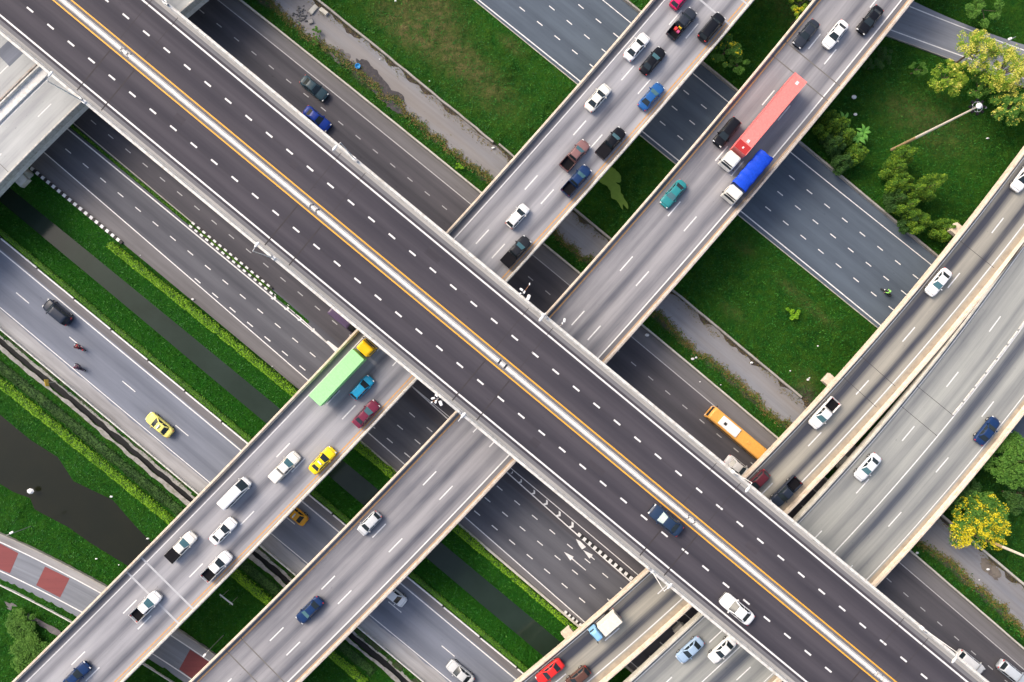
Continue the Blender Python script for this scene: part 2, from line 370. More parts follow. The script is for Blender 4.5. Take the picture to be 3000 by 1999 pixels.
L['r4_d1'] = GL([(986, 1028), (1204, 1214), (1464, 1430), (1780, 1692)])
L['r4_d2'] = GL([(203, 445.8), (506.6, 699), (917.5, 1040), (1172, 1252.6), (1431, 1467), (1747, 1728)])
L['r4_d3'] = GL([(579, 823), (887, 1079), (1142, 1291), (1400.3, 1506), (1721.6, 1772)])
L['r4_sw_line'] = GL([(140, 457), (384.6, 667), (680, 917.7), (901, 1115), (1080.7, 1270.5), (1361, 1515.7), (1705.5, 1815)])
L['r4_edge'] = GL([(97.8, 504), (298, 661), (408, 747.7), (595, 900.7), (875.5, 1138.7), (1051, 1300), (1344, 1537), (1690.6, 1826)])
L['isl_sw'] = GL([(1208, 1136), (1314.5, 1226), (1484.5, 1386), (1841.5, 1698.5)])
L['isl_ne'] = GL([(1208, 1134), (1310, 1214), (1499, 1375.5), (1860.6, 1677)])
L['hedge1'] = GL([(340, 726), (862.7, 1155.7), (1361, 1556), (1670, 1836)])
CZ = -1.3
L['canal_ne'] = GL([(204, 692.5), (820, 1198), (1293, 1588), (1616, 1860)], CZ)
L['canal_sw'] = GL([(168, 730.7), (777.7, 1238.6), (1246.5, 1634.7), (1582, 1915)], CZ)
L['r5_kerb'] = GL([(0, 696.7), (178.5, 841), (722.5, 1296), (1193, 1690), (1527, 1966)])
L['r5_ne_line'] = GL([(0, 735), (701, 1317), (1174, 1709), (1501.5, 1983)])
L['r5_d'] = GL([(75.6, 881.6), (216.7, 998.5), (378, 1132), (531, 1260.7), (852, 1526.5), (1148.7, 1773), (1299.6, 1896)])
L['r5_sw_line'] = GL([(0, 900.7), (514, 1333), (614, 1411.6), (794.7, 1562.5), (1085, 1804.7), (1323, 1999)])
L['r5_wall'] = GL([(0, 960), (450.5, 1335), (582, 1445.6), (765, 1596.5), (1051, 1834.5), (1246.5, 1999)])
L['ditch'] = GL([(0, 1001), (404, 1333), (561, 1464.7), (743.7, 1622), (1025.5, 1860), (1190, 1999)])
L['hedge2'] = GL([(0, 1117), (272, 1333), (501.5, 1520), (680, 1673), (1000, 1935)])
L['r6_n_line'] = GL([(0, 1588), (293, 1737), (501.5, 1862), (612, 1936.5)])
L['r6_s_line'] = GL([(0, 1673), (238, 1792), (448, 1917), (556.7, 1987)])
L['r6_n_edge'] = GL([(0, 1560), (157, 1635), (314.5, 1715.5), (523, 1845), (640, 1920)])
L['r6_s_edge'] = GL([(0, 1696), (221, 1806), (436, 1929), (535, 1997)])
L['r6_wall'] = GL([(0, 1710), (212.5, 1821), (425, 1943), (510, 1999)])
L['far_n_edge'] = GL([(2672, 2), (2838, 76), (2950, 115), (3000, 132)])
L['far_n_line'] = GL([(2663, 19), (2830, 85), (3000, 148)])
L['far_s_line'] = GL([(2606, 87), (2790, 155), (2925, 202), (3000, 230)])
L['far_s_edge'] = GL([(2595, 106), (2680, 135), (2748, 164), (3000, 258)])
A0, A1 = -125.0, 130.0
def aof(px, py, z=0): return ab(px, py, z)[0]
FAR_A = aof(2380, -110)
CANAL2 = [(-60, 1165), (0, 1215), (90, 1290), (170, 1340), (215, 1410), (330, 1465), (400, 1545), (442, 1588), (500, 1640), (495, 1700), (440, 1705), (370, 1656), (263, 1590), (200, 1545), (100, 1492), (89, 1460), (40, 1442), (0, 1418), (-60, 1395)]
C2P = np.array([W(x, y, -.8) for x, y in CANAL2])
def sdf_poly(X, Y, P):
    d = np.full(X.shape, 1e9); s = np.ones(X.shape)
    n = len(P)
    for i in range(n):
        a = P[i]; b = P[i - 1]; e = b - a; wx = X - a[0]; wy = Y - a[1]
        t = np.clip((wx * e[0] + wy * e[1]) / (e @ e), 0, 1); bx = wx - e[0] * t; by = wy - e[1] * t
        d = np.minimum(d, bx * bx + by * by)
        c1 = Y >= a[1]; c2 = Y < b[1]; c3 = e[0] * wy > e[1] * wx
        al = c1 & c2 & c3; no = ~c1 & ~c2 & ~c3; s = np.where(al | no, -s, s)
    return s * np.sqrt(d)

def zones(a, b):
    """returns grass mask (0..1, fading to 0 at road edges) for ground coordinates"""
    def between(lo, hi, r=.8): return np.clip(np.minimum(b - lo, hi - b) / r, 0, 1)
    ne = np.clip((b - L['r1_ne_wall'](a) - .2) / .8, 0, 1)
    far = (b > L['far_s_edge'](a) - .3) & (b < L['far_n_edge'](a) + .3) & (a > FAR_A - 5); ne = np.where(far, 0, ne)
    big = between(L['w2'](a) + .2, L['r1_sw_edge'](a) - .1)
    wob = fnoise(a * .6, b * .6, 3, 5)
    strip = between(L['w1'](a) + .2, L['w1'](a) + 1.2 + 1.6 * wob, .5)
    med = between(L['med_sw'](a) + .35, L['med_ne'](a) - .1, .3) * (a < aof(900, 950))
    can = between(L['r5_kerb'](a) + .15, L['r4_edge'](a) - .15, .4)
    d2 = between(L['ditch'](a) + .35, L['r5_wall'](a) - .15, .3)
    sw = np.clip((L['ditch'](a) - 1.3 - b) / .8, 0, 1)
    r6 = (b > L['r6_s_edge'](a) - .1) & (b < L['r6_n_edge'](a) + .2); sw = np.where(r6, 0, sw)
    return ne, big, strip, med, can, d2, sw
def heights(a, b, full=False):
    ne, big, strip, med, can, d2, sw = zones(a, b)
    X, Y = xy(a, b)
    n1 = fnoise(a * .35, b * .35, 5, 1); n2 = fnoise(a * 1.6, b * 1.6, 3, 9)
    rough = (n1 - .47) * 1.5 + (n2 - .45) * .6
    h = -.03 + ne * (.10 + np.clip(rough, -.1, 1) * .6) + big * (.12 + np.clip(rough, -.12, 1) * .75) + strip * (.05 + np.clip(rough, -.04, 1) * .4) + med * .08 \
        + sw * (.10 + np.clip(rough, -.1, 1) * .6) + d2 * (.03 + np.clip(rough, -.02, 1) * .2)
    cn, cs = L['canal_ne'](a), L['canal_sw'](a)
    out = np.maximum(b - cn, cs - b)                          # metres outside the water edge
    bank = np.where(b > (cn + cs) / 2, 2.6, 2.2)
    prof = np.clip(out / bank, -.35, 1); prof = np.where(prof > 0, prof ** .85, prof)
    hc = CZ * (1 - prof) + (n2 - .45) * .25 * np.clip(out, 0, 1) * can
    h = np.where(out < bank, np.minimum(hc, .1), h + can * (n2 - .3) * .1)
    dd = np.abs(b - L['ditch'](a)); h = np.where(dd < .75, np.minimum(h, -.9 + np.clip((dd - .35) / .4, 0, 1) * .86), h)
    sd = sdf_poly(X, Y, C2P); h = np.where(sd < 2.0, np.minimum(h, -.8 + np.clip(sd / 2.0, -.5, 1) * .85 + (n2 - .45) * .35 * np.clip(sd, 0, 1)), h)
    if full: return h, (ne, big, strip, med, can, d2, sw), out, sd
    return h
def build_ground():
    st = .42
    aa = np.concatenate([[-4000, -1200, -400, -190], np.arange(-140, 145, st), [200, 400, 1200, 4000]])
    bb = np.concatenate([[-4000, -1200, -400, -170], np.arange(-118, 118, st), [170, 400, 1200, 4000]])
    Ag, Bg = np.meshgrid(aa, bb, indexing='ij'); h, zs, out, sd = heights(Ag, Bg, True)
    ne, big, strip, med, can, d2, sw = zs
    far = (np.abs(Ag) > 145) | (np.abs(Bg) > 120); h = np.where(far, -.2, h)
    X, Y = xy(Ag, Bg)
    na, nb = len(aa), len(bb); idx = np.arange(na * nb).reshape(na, nb)
    Fc = np.stack([idx[:-1, :-1], idx[1:, :-1], idx[1:, 1:], idx[:-1, 1:]], -1).reshape(-1, 4)
    def blob(px, py, r, asp=2.2):
        a0, b0 = ab(px, py); return np.exp(-(((Ag - a0) / (r * asp)) ** 2 + ((Bg - b0) / r) ** 2))
    dry = 0
    for p in ((1215, 45, 3.6, 2.5), (1290, 25, 2.5, 2), (1180, 95, 2.0, 3), (1330, 150, 2.5, 2.5), (1500, 135, 1.0, 2.5), (1400, 240, 3, 2.5), (2330, 860, 1.0, 4), (2145, 915, 1.1, 2), (2180, 725, 1, 2), (2400, 925, .8, 4), (2640, 330, 3, 1.5), (2310, 20, 3, 1.5), (2760, 370, 4, 1.6), (2360, 1115, 2.0, 1.2)):
        dry = dry + blob(*p) * (.48 if p[1] < 300 and p[0] < 1600 else .30)
    dry = np.clip(dry * (.4 + 1.1 * fnoise(Ag * .9, Bg * .9, 4, 3)), 0, 1)
    lush = np.clip(can * .9 + sw * .55, 0, 1)
    wob = fnoise(Ag * .6, Bg * .6, 3, 5); e = Bg - (L['w1'](Ag) + 1.5 + 1.8 * wob)
    dirt = ((Bg > L['w1'](Ag)) & (Bg < L['w2'](Ag))) * np.clip(e / .7 + .4, 0, 1)
    for p in ((2360, 1165, 1.6, 1.2), (1010, 60, .1, 1)): dirt = np.maximum(dirt, blob(*p) * .9)
    dirt = np.maximum(dirt, .55 * (np.clip((Bg - L['ditch'](Ag)) / .4, 0, 1) * np.clip((L['r5_wall'](Ag) - Bg) / .4, 0, 1)) * (fnoise(Ag * .7, Bg * .9, 3, 8) > .42))
    np_mesh('ground', np.stack([X, Y, h], -1).reshape(-1, 3), Fc, M['ground'], attr={'dry': dry.ravel(), 'lush': lush.ravel(), 'dirt': dirt.ravel()})['kind'] = 'structure'
build_ground()

# grass blades: one uncountable sheet of small leaves
def leaf_cloud(P, size, tilt=.9, jit=.35, aspect=1.8, up=None):
    """P (n,3) points -> quads of random orientation; returns verts, faces"""
    n = len(P); th = rng.uniform(0, 2 * np.pi, n); ph = rng.uniform(-tilt, tilt, n)
    s = size * rng.uniform(1 - jit, 1 + jit, n)
    u = np.stack([np.cos(th), np.sin(th), np.zeros(n)], 1)
    v = np.stack([-np.sin(th) * np.cos(ph), np.cos(th) * np.cos(ph), np.sin(ph)], 1)
    du = u * (s / aspect)[:, None] * .5; dv = v * s[:, None] * .5
    V = np.stack([P - dv - du * .5, P - dv * .1 - du * -1, P + dv, P - dv * .1 - du], 1)      # kite-like leaf
    Fc = np.arange(n * 4).reshape(n, 4); return V.reshape(-1, 3), Fc
def scatter_grass():
    n = 640000; a = rng.uniform(A0, A1, n); b = rng.uniform(-105, 100, n)
    X, Y = xy(a, b); k = (np.abs(X) < 104) & (np.abs(Y) < 72); a, b, X, Y = a[k], b[k], X[k], Y[k]
    h, zs, out, sd = heights(a, b, True); m = np.maximum.reduce([z for z in zs])
    keep = (m > .25) & (out > .15) & (sd > .2) & (np.abs(b - L['ditch'](a)) > .5) & (rng.uniform(0, 1, len(a)) < .35 + .9 * fnoise(a * .5, b * .5, 3, 2))
    P = np.stack([X, Y, h + .05], 1)[keep]
    V, Fc = leaf_cloud(P, .30, 1.25, .55, 2.6)
    tag(np_mesh('grass', V, Fc, M['leaf_grass'], smooth=False), kind='stuff')
scatter_grass()

# ------------------------------------------------------------------ flat strips on the ground
def sheet(name, lo, hi, z, mat, a0=A0, a1=A1, step=2.5, parent=None, kind='structure', wob=0, n_across=1, thick=0):
    aa = np.arange(a0, a1 + step * .5, step); l, h = lo(aa), hi(aa)
    if wob:
        l = l + (fnoise(aa * .55, aa * 0 + 3, 3, 11) - .45) * wob; h = h + (fnoise(aa * .5, aa * 0 + 9, 3, 12) - .45) * wob
    V = []; uv = []; k = n_across + 1
    for i in range(k):
        t = i / n_across; b = l * (1 - t) + h * t; X, Y = xy(aa, b)
        V.append(np.stack([X, Y, np.full_like(X, z)], 1)); uv.append(np.stack([aa, b - lo(aa)], 1))
    V = np.concatenate(V); uv = np.concatenate(uv); n = len(aa)
    Fc = np.array([[j * n + i, j * n + i + 1, (j + 1) * n + i + 1, (j + 1) * n + i] for j in range(n_across) for i in range(n - 1)])
    o = np_mesh(name, V, Fc, mat, parent, uv=uv)
    if kind and parent is None: o['kind'] = kind
    return o
def add_line(mb, g, z, wd, a0=A0, a1=A1, step=3.0, mi=0):
    aa = np.arange(a0, a1 + step * .5, step); b = g(aa)
    l = [(*xy(a, q - wd / 2), z) for a, q in zip(aa, b)]; r = [(*xy(a, q + wd / 2), z) for a, q in zip(aa, b)]
    mb.add(l + r, [(i, i + 1, len(aa) + i + 1, len(aa) + i) for i in range(len(aa) - 1)], mi=mi)
def add_dashes(mb, g, z, wd, ln, per, ref, a0=A0, a1=A1, mi=0):
    r = aof(*ref); k = math.ceil((a0 - r) / per)
    while r + k * per < a1:
        c = r + k * per; add_line(mb, g, z, wd, c - ln / 2, c + ln / 2, ln, mi); k += 1
def wallstrip(name, g, wd, z0, z1, mat, a0, a1, parent=None, step=2.0, off=0.0, gap=None):
    """low wall following a ground line"""
    mb = MB(); aa = np.arange(a0, a1 + step * .5, step); b = g(aa) + off + (fnoise(aa * .8, aa * 0, 2, 4) - .4) * (gap or 0)
    rings = [[(*xy(a, q - wd / 2), z0), (*xy(a, q - wd / 2), z1 - .03), (*xy(a, q - wd / 2 + .03), z1), (*xy(a, q + wd / 2 - .03), z1), (*xy(a, q + wd / 2), z1 - .03), (*xy(a, q + wd / 2), z0)] for a, q in zip(aa, b)]
    mb.loft(rings); return obj(name, mb, mat, parent)

r1 = sheet('road', L['r1_sw_edge'], L['r1_ne_wall'], 0.0, M['asphalt_r1'])
r2 = sheet('road', L['med_ne'], L['w1'], 0.0, M['asphalt_r2'], n_across=2)
r4 = sheet('road', L['r4_edge'], L['med_ne'].shift(.1), 0.004, M['asphalt_r4'], n_across=2)
r5 = sheet('road', L['r5_wall'], L['r5_kerb'], 0.0, M['asphalt_r5'])
r6 = sheet('road', L['r6_s_edge'], L['r6_n_edge'], 0.0, M['asphalt_far'], A0, aof(760, 2060))
rf = sheet('road', L['far_s_edge'], L['far_n_edge'], 0.03, M['asphalt_far'], FAR_A, A1 + 20)
sheet('gravel_track', L['w1'].shift(3.1), L['w2'].shift(-.5), 0.01, M['track'], wob=2.2, step=.8)
M['leaf_dry'] = leafmat('dry weeds', [(.05, .10, .012), (.14, .12, .03), (.24, .15, .06)], .7)
def fringe(n, g, mean, sd, mat, size, name='weeds'):
    a = rng.uniform(A0, A1, n); b = g(a) + mean + (fnoise(a * .55, a * 0 + 3, 3, 11) - .45) * 2.2 + rng.normal(0, sd, n); X, Y = xy(a, b)
    V, Fc = leaf_cloud(np.stack([X, Y, .05 + rng.uniform(0, .12, n)], 1), size, 1.2, .5, 2.4); tag(np_mesh(name, V, Fc, mat, smooth=False), kind='stuff')
fringe(26000, L['w1'], 2.95, .42, M['leaf_dry'], .26); fringe(9000, L['w1'], 2.6, .5, M['leaf_grass'], .28); fringe(5000, L['w2'], -.55, .35, M['leaf_dry'], .24)
sheet('shoulder', L['r2_line'], L['w1'], 0.008, M['shoulder_r2'])
sheet('shoulder', L['r5_wall'], L['r5_sw_line'].shift(-.3), 0.008, M['shoulder'], wob=.5, step=.8)
sheet('shoulder', L['r5_ne_line'].shift(.3), L['r5_kerb'], 0.008, M['shoulder_r2'])
sheet('shoulder', L['r4_edge'], L['r4_sw_line'], 0.010, M['shoulder_r2'])
sheet('shoulder', L['r6_n_line'], L['r6_n_edge'], 0.008, M['shoulder'], A0, aof(760, 2060))
sheet('water', L['canal_sw'].shift(-.9), L['canal_ne'].shift(.9), CZ, M['water'])
mb = MB(); mb.add([(p[0], p[1], -.8) for p in np.array(C2P) * 1.0], [tuple(range(len(C2P)))[::-1]])
# widen water under the banks a little
cen = C2P.mean(0); q = [(x, y) for x, y in C2P]
mb = MB()
nrm = []
for i in range(len(C2P)):
    t = C2P[(i + 1) % len(C2P)] - C2P[i - 1]; t = t / np.linalg.norm(t); nrm.append((C2P[i][0] - t[1] * .5, C2P[i][1] + t[0] * .5))
mb.add([(x, y, -.8) for x, y in nrm], [tuple(range(len(nrm)))]); o = obj('water', mb, M['water_brown']); o['kind'] = 'structure'
sheet('ditch_water', L['ditch'].shift(-.6), L['ditch'].shift(.6), -.30, M['ditch_mud'])
sheet('concrete_path', L['ditch'].shift(-1.15), L['ditch'].shift(-.50), .03, M['path'], wob=.7, step=.6)
sheet('concrete_path', L['ditch'].shift(.52), L['ditch'].shift(1.0), .035, M['path'], wob=.6, step=.5)
# red blocks painted across the curving lane
for i, (nw, ne_, se, sw_) in enumerate([((-55, 1563), (54, 1621), (29, 1680), (-70, 1640)), ((132, 1660), (204, 1695), (176, 1751), (106, 1715)), ((294, 1740), (352, 1774), (315, 1833), (256, 1799)), ((400, 1803), (470, 1845), (440, 1908), (372, 1872)), ((557, 1903), (614, 1940), (573, 1997), (525, 1961)), ((700, 1996), (770, 2046), (730, 2100), (660, 2050))]):
    mb = MB(); v = [(*W(*p), .012) for p in (nw, ne_, se, sw_)]; mb.add(v, [(0, 1, 2, 3)], uvs=[(x, y) for x, y, _ in v]); obj('red_block', mb, M['red_lane'], r6)
# ground markings, one mesh per road
mb = MB(); Z = .016
add_line(mb, L['r1_ne_line'], Z, .16); add_line(mb, L['r1_sw_line'], Z, .20)
for k, ref in (('r1_d1', (1529.6, 27.6)), ('r1_d2', (1616.8, 24)), ('r1_d3', (1701.8, 20))): add_dashes(mb, L[k], Z, .17, 1.25, 4.043, ref)
obj('lane_markings', mb, M['line'], r1)
mb = MB(); add_line(mb, L['r2_line'], Z, .15); add_dashes(mb, L['r2_d1'], Z, .16, 1.15, 3.985, (591, 34))
add_dashes(mb, L['r2_d1'].shift(-3.5), Z, .16, 1.15, 3.985, (560, 60)); add_dashes(mb, L['r3_d'], Z, .16, 1.2, 4.0, (274, 359), A0, aof(1205, 1132))
obj('lane_markings', mb, M['line_worn'], r2)
mb = MB(); add_line(mb, L['med_sw'], Z, .22, A0, aof(990, 1030)); add_line(mb, L['r4_sw_line'], Z, .17)
add_dashes(mb, L['r4_d1'], Z, .17, 1.3, 4.08, (1464, 1430), aof(1000, 1040), A1)
add_dashes(mb, L['r4_d2'], Z, .17, 1.3, 4.06, (506.6, 699)); add_dashes(mb, L['r4_d3'], Z, .18, 1.35, 4.06, (579, 823), aof(570, 815))
add_line(mb, L['isl_sw'], Z, .20, aof(1208, 1135)); add_line(mb, L['isl_ne'], Z, .14, aof(1208, 1133))
g = GL([(786, 845), (880, 934), (984, 1026)], deg=1); add_line(mb, g, Z, .17, aof(784, 844), aof(986, 1027), 2)
mb.add([(*W(*p), Z + .003) for p in ((955, 1003), (961, 998), (992, 1022), (984, 1034))], [(0, 3, 2, 1)])
def chev(px, py, s, k=1, z=Z + .004):
    """chevron pointing along +a"""
    a, b = ab(px, py); pts = [(-.55, .75), (.05, .75), (.62, 0), (.05, -.75), (-.55, -.75), (.02, 0)]
    v = [(*xy(a + x * s * k, b + y * s), z) for x, y in pts]; mb.add(v, [(0, 5, 2, 1), (5, 4, 3, 2)])
for px, py, s in ((803, 871, .72), (841.5, 902, .68), (879, 935, .58), (918, 968, .46)): chev(px, py, s)
for px, py, s in ((1500, 1385, .30), (1525, 1410.5, .50), (1563, 1443.5, .58), (1599.5, 1474, .68), (1636.5, 1507.5, .74), (1674, 1540, .82)): chev(px, py, s)
def arrow(x0, y0, x1, y1, z=Z, bend=0):
    p, q = np.array(W(x0, y0)), np.array(W(x1, y1)); d = (q - p) / np.linalg.norm(q - p); n = np.array([-d[1], d[0]]); h = q - d * 1.9
    v = [(*(p + n * .07), z), (*(p - n * .07), z), (*(h - n * .10), z), (*(h + n * .10), z)]; mb.add(v, [(0, 1, 2, 3)][::-1])
    v = [(*(h + n * .45), z + .002), (*(h - n * .45), z + .002), (*q, z + .002)]; mb.add(v, [(0, 1, 2)])
arrow(1716, 1671, 1652, 1617)
p = [(1742, 1639), (1740, 1641), (1702, 1610), (1710, 1618)]
arrow(1742, 1640, 1708, 1611.5)
mb.add([(*W(*p), Z + .003) for p in ((1687, 1579), (1700, 1586), (1717, 1603), (1705, 1610), (1696, 1598))], [(0, 1, 2, 3, 4)][::-1])
obj('lane_markings', mb, M['line'], r4)
mb = MB(); add_line(mb, L['r5_ne_line'], Z, .20); add_line(mb, L['r5_sw_line'], Z, .15); add_dashes(mb, L['r5_d'], Z, .17, 3.0, 12.35, (378, 1132)); obj('lane_markings', mb, M['line'], r5)
mb = MB(); add_line(mb, L['r6_n_line'], Z + .004, .2, A0, aof(760, 2060)); add_line(mb, L['r6_s_line'], Z + .004, .2, A0, aof(760, 2060)); obj('lane_markings', mb, M['line'], r6)
mb = MB(); add_line(mb, L['far_n_line'], .05, .2, FAR_A, A1 + 20); add_line(mb, L['far_s_line'], .05, .2, FAR_A, A1 + 20); obj('lane_markings', mb, M['line'], rf)

# low walls and kerbs
def gwall(name, label, cat, *a, **k): return tag(wallstrip(name, *a, **k), label, cat)
gwall('concrete_barrier', 'pale low concrete barrier between dark lower road and grass strip by the gravel track', 'barrier', L['w1'], .30, -.1, .75, M['concrete_pale'], A0, A1, gap=.05)
gwall('concrete_barrier', 'weathered low concrete wall along the upper side of the gravel track, broken at its end', 'barrier', L['w2'], .34, -.1, .7, M['concrete'], A0, aof(1453, 424), gap=.35)
gwall('concrete_barrier', 'short leaning end piece of concrete wall beside the gap next to the busy overpass', 'barrier', L['w2'], .30, -.1, .65, M['concrete'], aof(1459, 428), aof(1512, 470), gap=.3, off=.4)
gwall('concrete_barrier', 'weathered low concrete wall with the square meadow behind it, ending before the cream ramp', 'barrier', L['w2'], .36, -.1, .7, M['concrete'], aof(1640, 575), aof(2343, 1169), gap=.12)
gwall('concrete_barrier', 'low concrete wall running under the yellow blossom tree at lower right', 'barrier', L['w2'], .36, -.1, .7, M['concrete_pale'], aof(2700, 1470), A1, gap=.1)
gwall('concrete_barrier', 'low grey barrier on the tree side of the blue grey lower road', 'barrier', L['r1_ne_wall'], .32, -.1, .75, M['concrete'], A0, A1, gap=.06)
gwall('kerb', 'thin pale kerb between the meadow and the blue grey lower road', 'kerb', L['r1_sw_edge'], .14, -.1, .16, M['concrete_pale'], A0, A1)
gwall('concrete_barrier', 'thin white barrier on the dusty shoulder of the pale lower road beside the ditch', 'barrier', L['r5_wall'], .22, -.1, .55, M['parapet_white'], A0, A1)
gwall('kerb', 'pale rail-like kerb on the outside of the red patched lane', 'kerb', L['r6_wall'], .18, -.1, .5, M['parapet_white'], A0, aof(720, 2120))
gwall('concrete_barrier', 'grey barrier on the grassy canal side of the red patched lane', 'barrier', L['r6_n_edge'], .25, -.1, .6, M['concrete'], A0, aof(760, 2060))
gwall('kerb', 'dark low kerb on the meadow side of the far corner road', 'kerb', L['far_s_edge'], .16, -.05, .3, M['concrete'], FAR_A, A1 + 20)
gwall('kerb', 'low kerb on hedge side of the many lane lower road right of the overpasses', 'kerb', L['r4_edge'], .40, -.1, .35, M['concrete_pale'], aof(1030, 1280), A1)
def striped_kerb(label, g, off, wd, hgt, a0, a1, seg, mats=('line', 'black'), gap=0.0, short=None, group=None, parent=None):
    mb = MB(); a = a0; k = 0
    while a < a1:
        ln = seg * (1 if k % 2 == 0 else (short or 1)); c = a + ln / 2; b = float(g(c)) + off; x, y = xy(c, b)
        if not (gap and k % 2): mb.box((x, y, hgt / 2), (ln, wd, hgt), -GA, mi=k % 2)
        a += ln; k += 1
    o = obj('kerb', mb, [M[mats[0]], M[mats[1]]], parent)
    if parent is None: tag(o, label, 'kerb', group)
    return o
striped_kerb('white kerb with short dark gaps between hedge and the pale lower road', L['r5_kerb'], 0, .24, .25, A0, A1, 8.2, ('line', 'black'), short=.045)
striped_kerb('black and white striped kerb beside the grassy bank at upper left', L['r4_edge'], 0, .55, .30, aof(90, 497), aof(355, 711), .62)
striped_kerb('black and white striped kerb by the hedge next to the cream ramp pier', L['r4_edge'], .35, .6, .32, aof(1655, 1790), aof(1760, 1880), .42)
mstart, mend = aof(556, 662), aof(792, 856)
isl = thing('traffic_island', 'planted traffic island edged with two rows of black and white blocks', 'traffic island')
striped_kerb(None, L['med_sw'], .55, .34, .28, mstart, mend, .62, parent=isl)
striped_kerb(None, L['med_sw'], 1.25, .34, .28, mstart, mend - .3, .62, parent=isl)
aa = np.arange(A0, mstart, .6)
gwall('kerb', 'narrow grey kerb on the bridge side of the thin planted median', 'kerb', L['med_ne'], .14, -.1, .2, M['concrete_pale'], A0, mstart)
striped_kerb('single row of black and white blocks on the painted island right of the chevrons', GL([(1695, 1565), (1845, 1690)], deg=1), 0, .62, .30, aof(1694, 1562), aof(1850, 1694), .60)

# leaf hedges
def hedge(label, g, wd, hgt, a0, a1, mat, dens=60, off=0, z=0.0, size=.26):
    n = int((a1 - a0) * wd * dens); a = rng.uniform(a0, a1, n); v = rng.uniform(-1, 1, n)
    edge = wd / 2 * (.75 + .5 * fnoise(a * .8, a * 0, 3, int(hgt * 100)))
    hh = hgt * (.7 + .5 * fnoise(a * .7, v * 2, 3, 6)); b = g(a) + off + v * edge
    zz = z + hh * np.sqrt(np.clip(1 - np.abs(v) ** 3, .05, 1)) * rng.uniform(.75, 1.05, n); X, Y = xy(a, b)
    V, Fc = leaf_cloud(np.stack([X, Y, zz], 1), size, 1.2)
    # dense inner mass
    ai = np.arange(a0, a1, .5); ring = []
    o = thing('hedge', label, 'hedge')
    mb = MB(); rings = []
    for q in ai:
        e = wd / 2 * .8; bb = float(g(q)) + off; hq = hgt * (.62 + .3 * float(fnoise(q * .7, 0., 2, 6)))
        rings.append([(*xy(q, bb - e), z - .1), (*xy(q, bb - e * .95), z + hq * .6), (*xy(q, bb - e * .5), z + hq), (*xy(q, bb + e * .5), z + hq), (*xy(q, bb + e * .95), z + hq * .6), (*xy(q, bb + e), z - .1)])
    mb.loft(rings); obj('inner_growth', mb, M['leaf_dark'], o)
    np_mesh('foliage', V, Fc, mat, o, smooth=False); return o
hedge('long clipped hedge on the bank above the narrow grey canal, left part', L['hedge1'], 1.6, 1.5, aof(330, 716), aof(1420, 1602), M['leaf_hedge2'], 75)
hedge('hedge of loose bushes behind the low kerb of the many lane lower road', L['r4_edge'], 1.1, .8, aof(1344, 1540), aof(1720, 1850), M['leaf_hedge2'], 60, off=-.9)
hedge('bright yellow green hedge between the ditch and the broad brown canal', L['hedge2'], 1.7, 1.1, A0, aof(1080, 1990), M['leaf_hedge2'], 80)
hedge('low hedge right behind the white kerb of the pale lower road', L['r5_kerb'], 1.0, .65, A0, A1, M['leaf_hedge'], 75, off=.85, size=.22)
hedge('dark low hedge between the ditch path and the bright hedge', L['hedge2'], 2.0, .5, A0, aof(1080, 1990), M['leaf_deep'], 60, off=2.1)
n = 2600; a = rng.uniform(A0, mend - .5, n); b = L['med_sw'](a) + .9 + rng.uniform(-.22, .22, n); X, Y = xy(a, b)
V, Fc = leaf_cloud(np.stack([X, Y, .12 + rng.uniform(0, .15, n)], 1), .22, 1.2); tag(np_mesh('ground_cover', V, Fc, M['leaf_hedge'], smooth=False), kind='stuff')

# ------------------------------------------------------------------ elevated decks
def ribbon(mb, c, s0, s1, z, t0, t1, step=2.0, mi=0):
    n = max(2, int((t1 - t0) / step) + 1); ts = np.linspace(t0, t1, n); p, q = c.at(ts, s0), c.at(ts, s1)
    vs = [(*x, z) for x in p] + [(*x, z) for x in q]; uv = [(t, s0) for t in ts] + [(t, s1) for t in ts]
    mb.add(vs, [(i, n + i, n + i + 1, i + 1) for i in range(n - 1)], uvs=uv, mi=mi)
def sweep(mb, c, prof, t0, t1, step=2.0, mi=0):
    n = max(2, int((t1 - t0) / step) + 1); ts = np.linspace(t0, t1, n); cols = [c.at(ts, s) for s, z in prof]
    mb.loft([[(*cols[j][i], prof[j][1]) for j in range(len(prof))] for i in range(n)], mi=mi)
def fit_dash(c, pts, s):
    t = sorted(c.proj(*p)[0] for p in pts); d = np.diff(t)
    per = np.median(d[d < np.min(d) * 1.4]); k = np.round((np.array(t) - t[0]) / per)
    for _ in range(3):
        per, t0 = np.polyfit(k, t, 1); k = np.round((np.array(t) - t0) / per)
    return per, t0
def dashes(mb, c, s, z, per, t0, ln, wd, ta, tb, mi=0):
    k = math.ceil((ta - t0) / per)
    while t0 + k * per < tb:
        m_ = t0 + k * per; ribbon(mb, c, s - wd / 2, s + wd / 2, z, m_ - ln / 2, m_ + ln / 2, ln, mi); k += 1
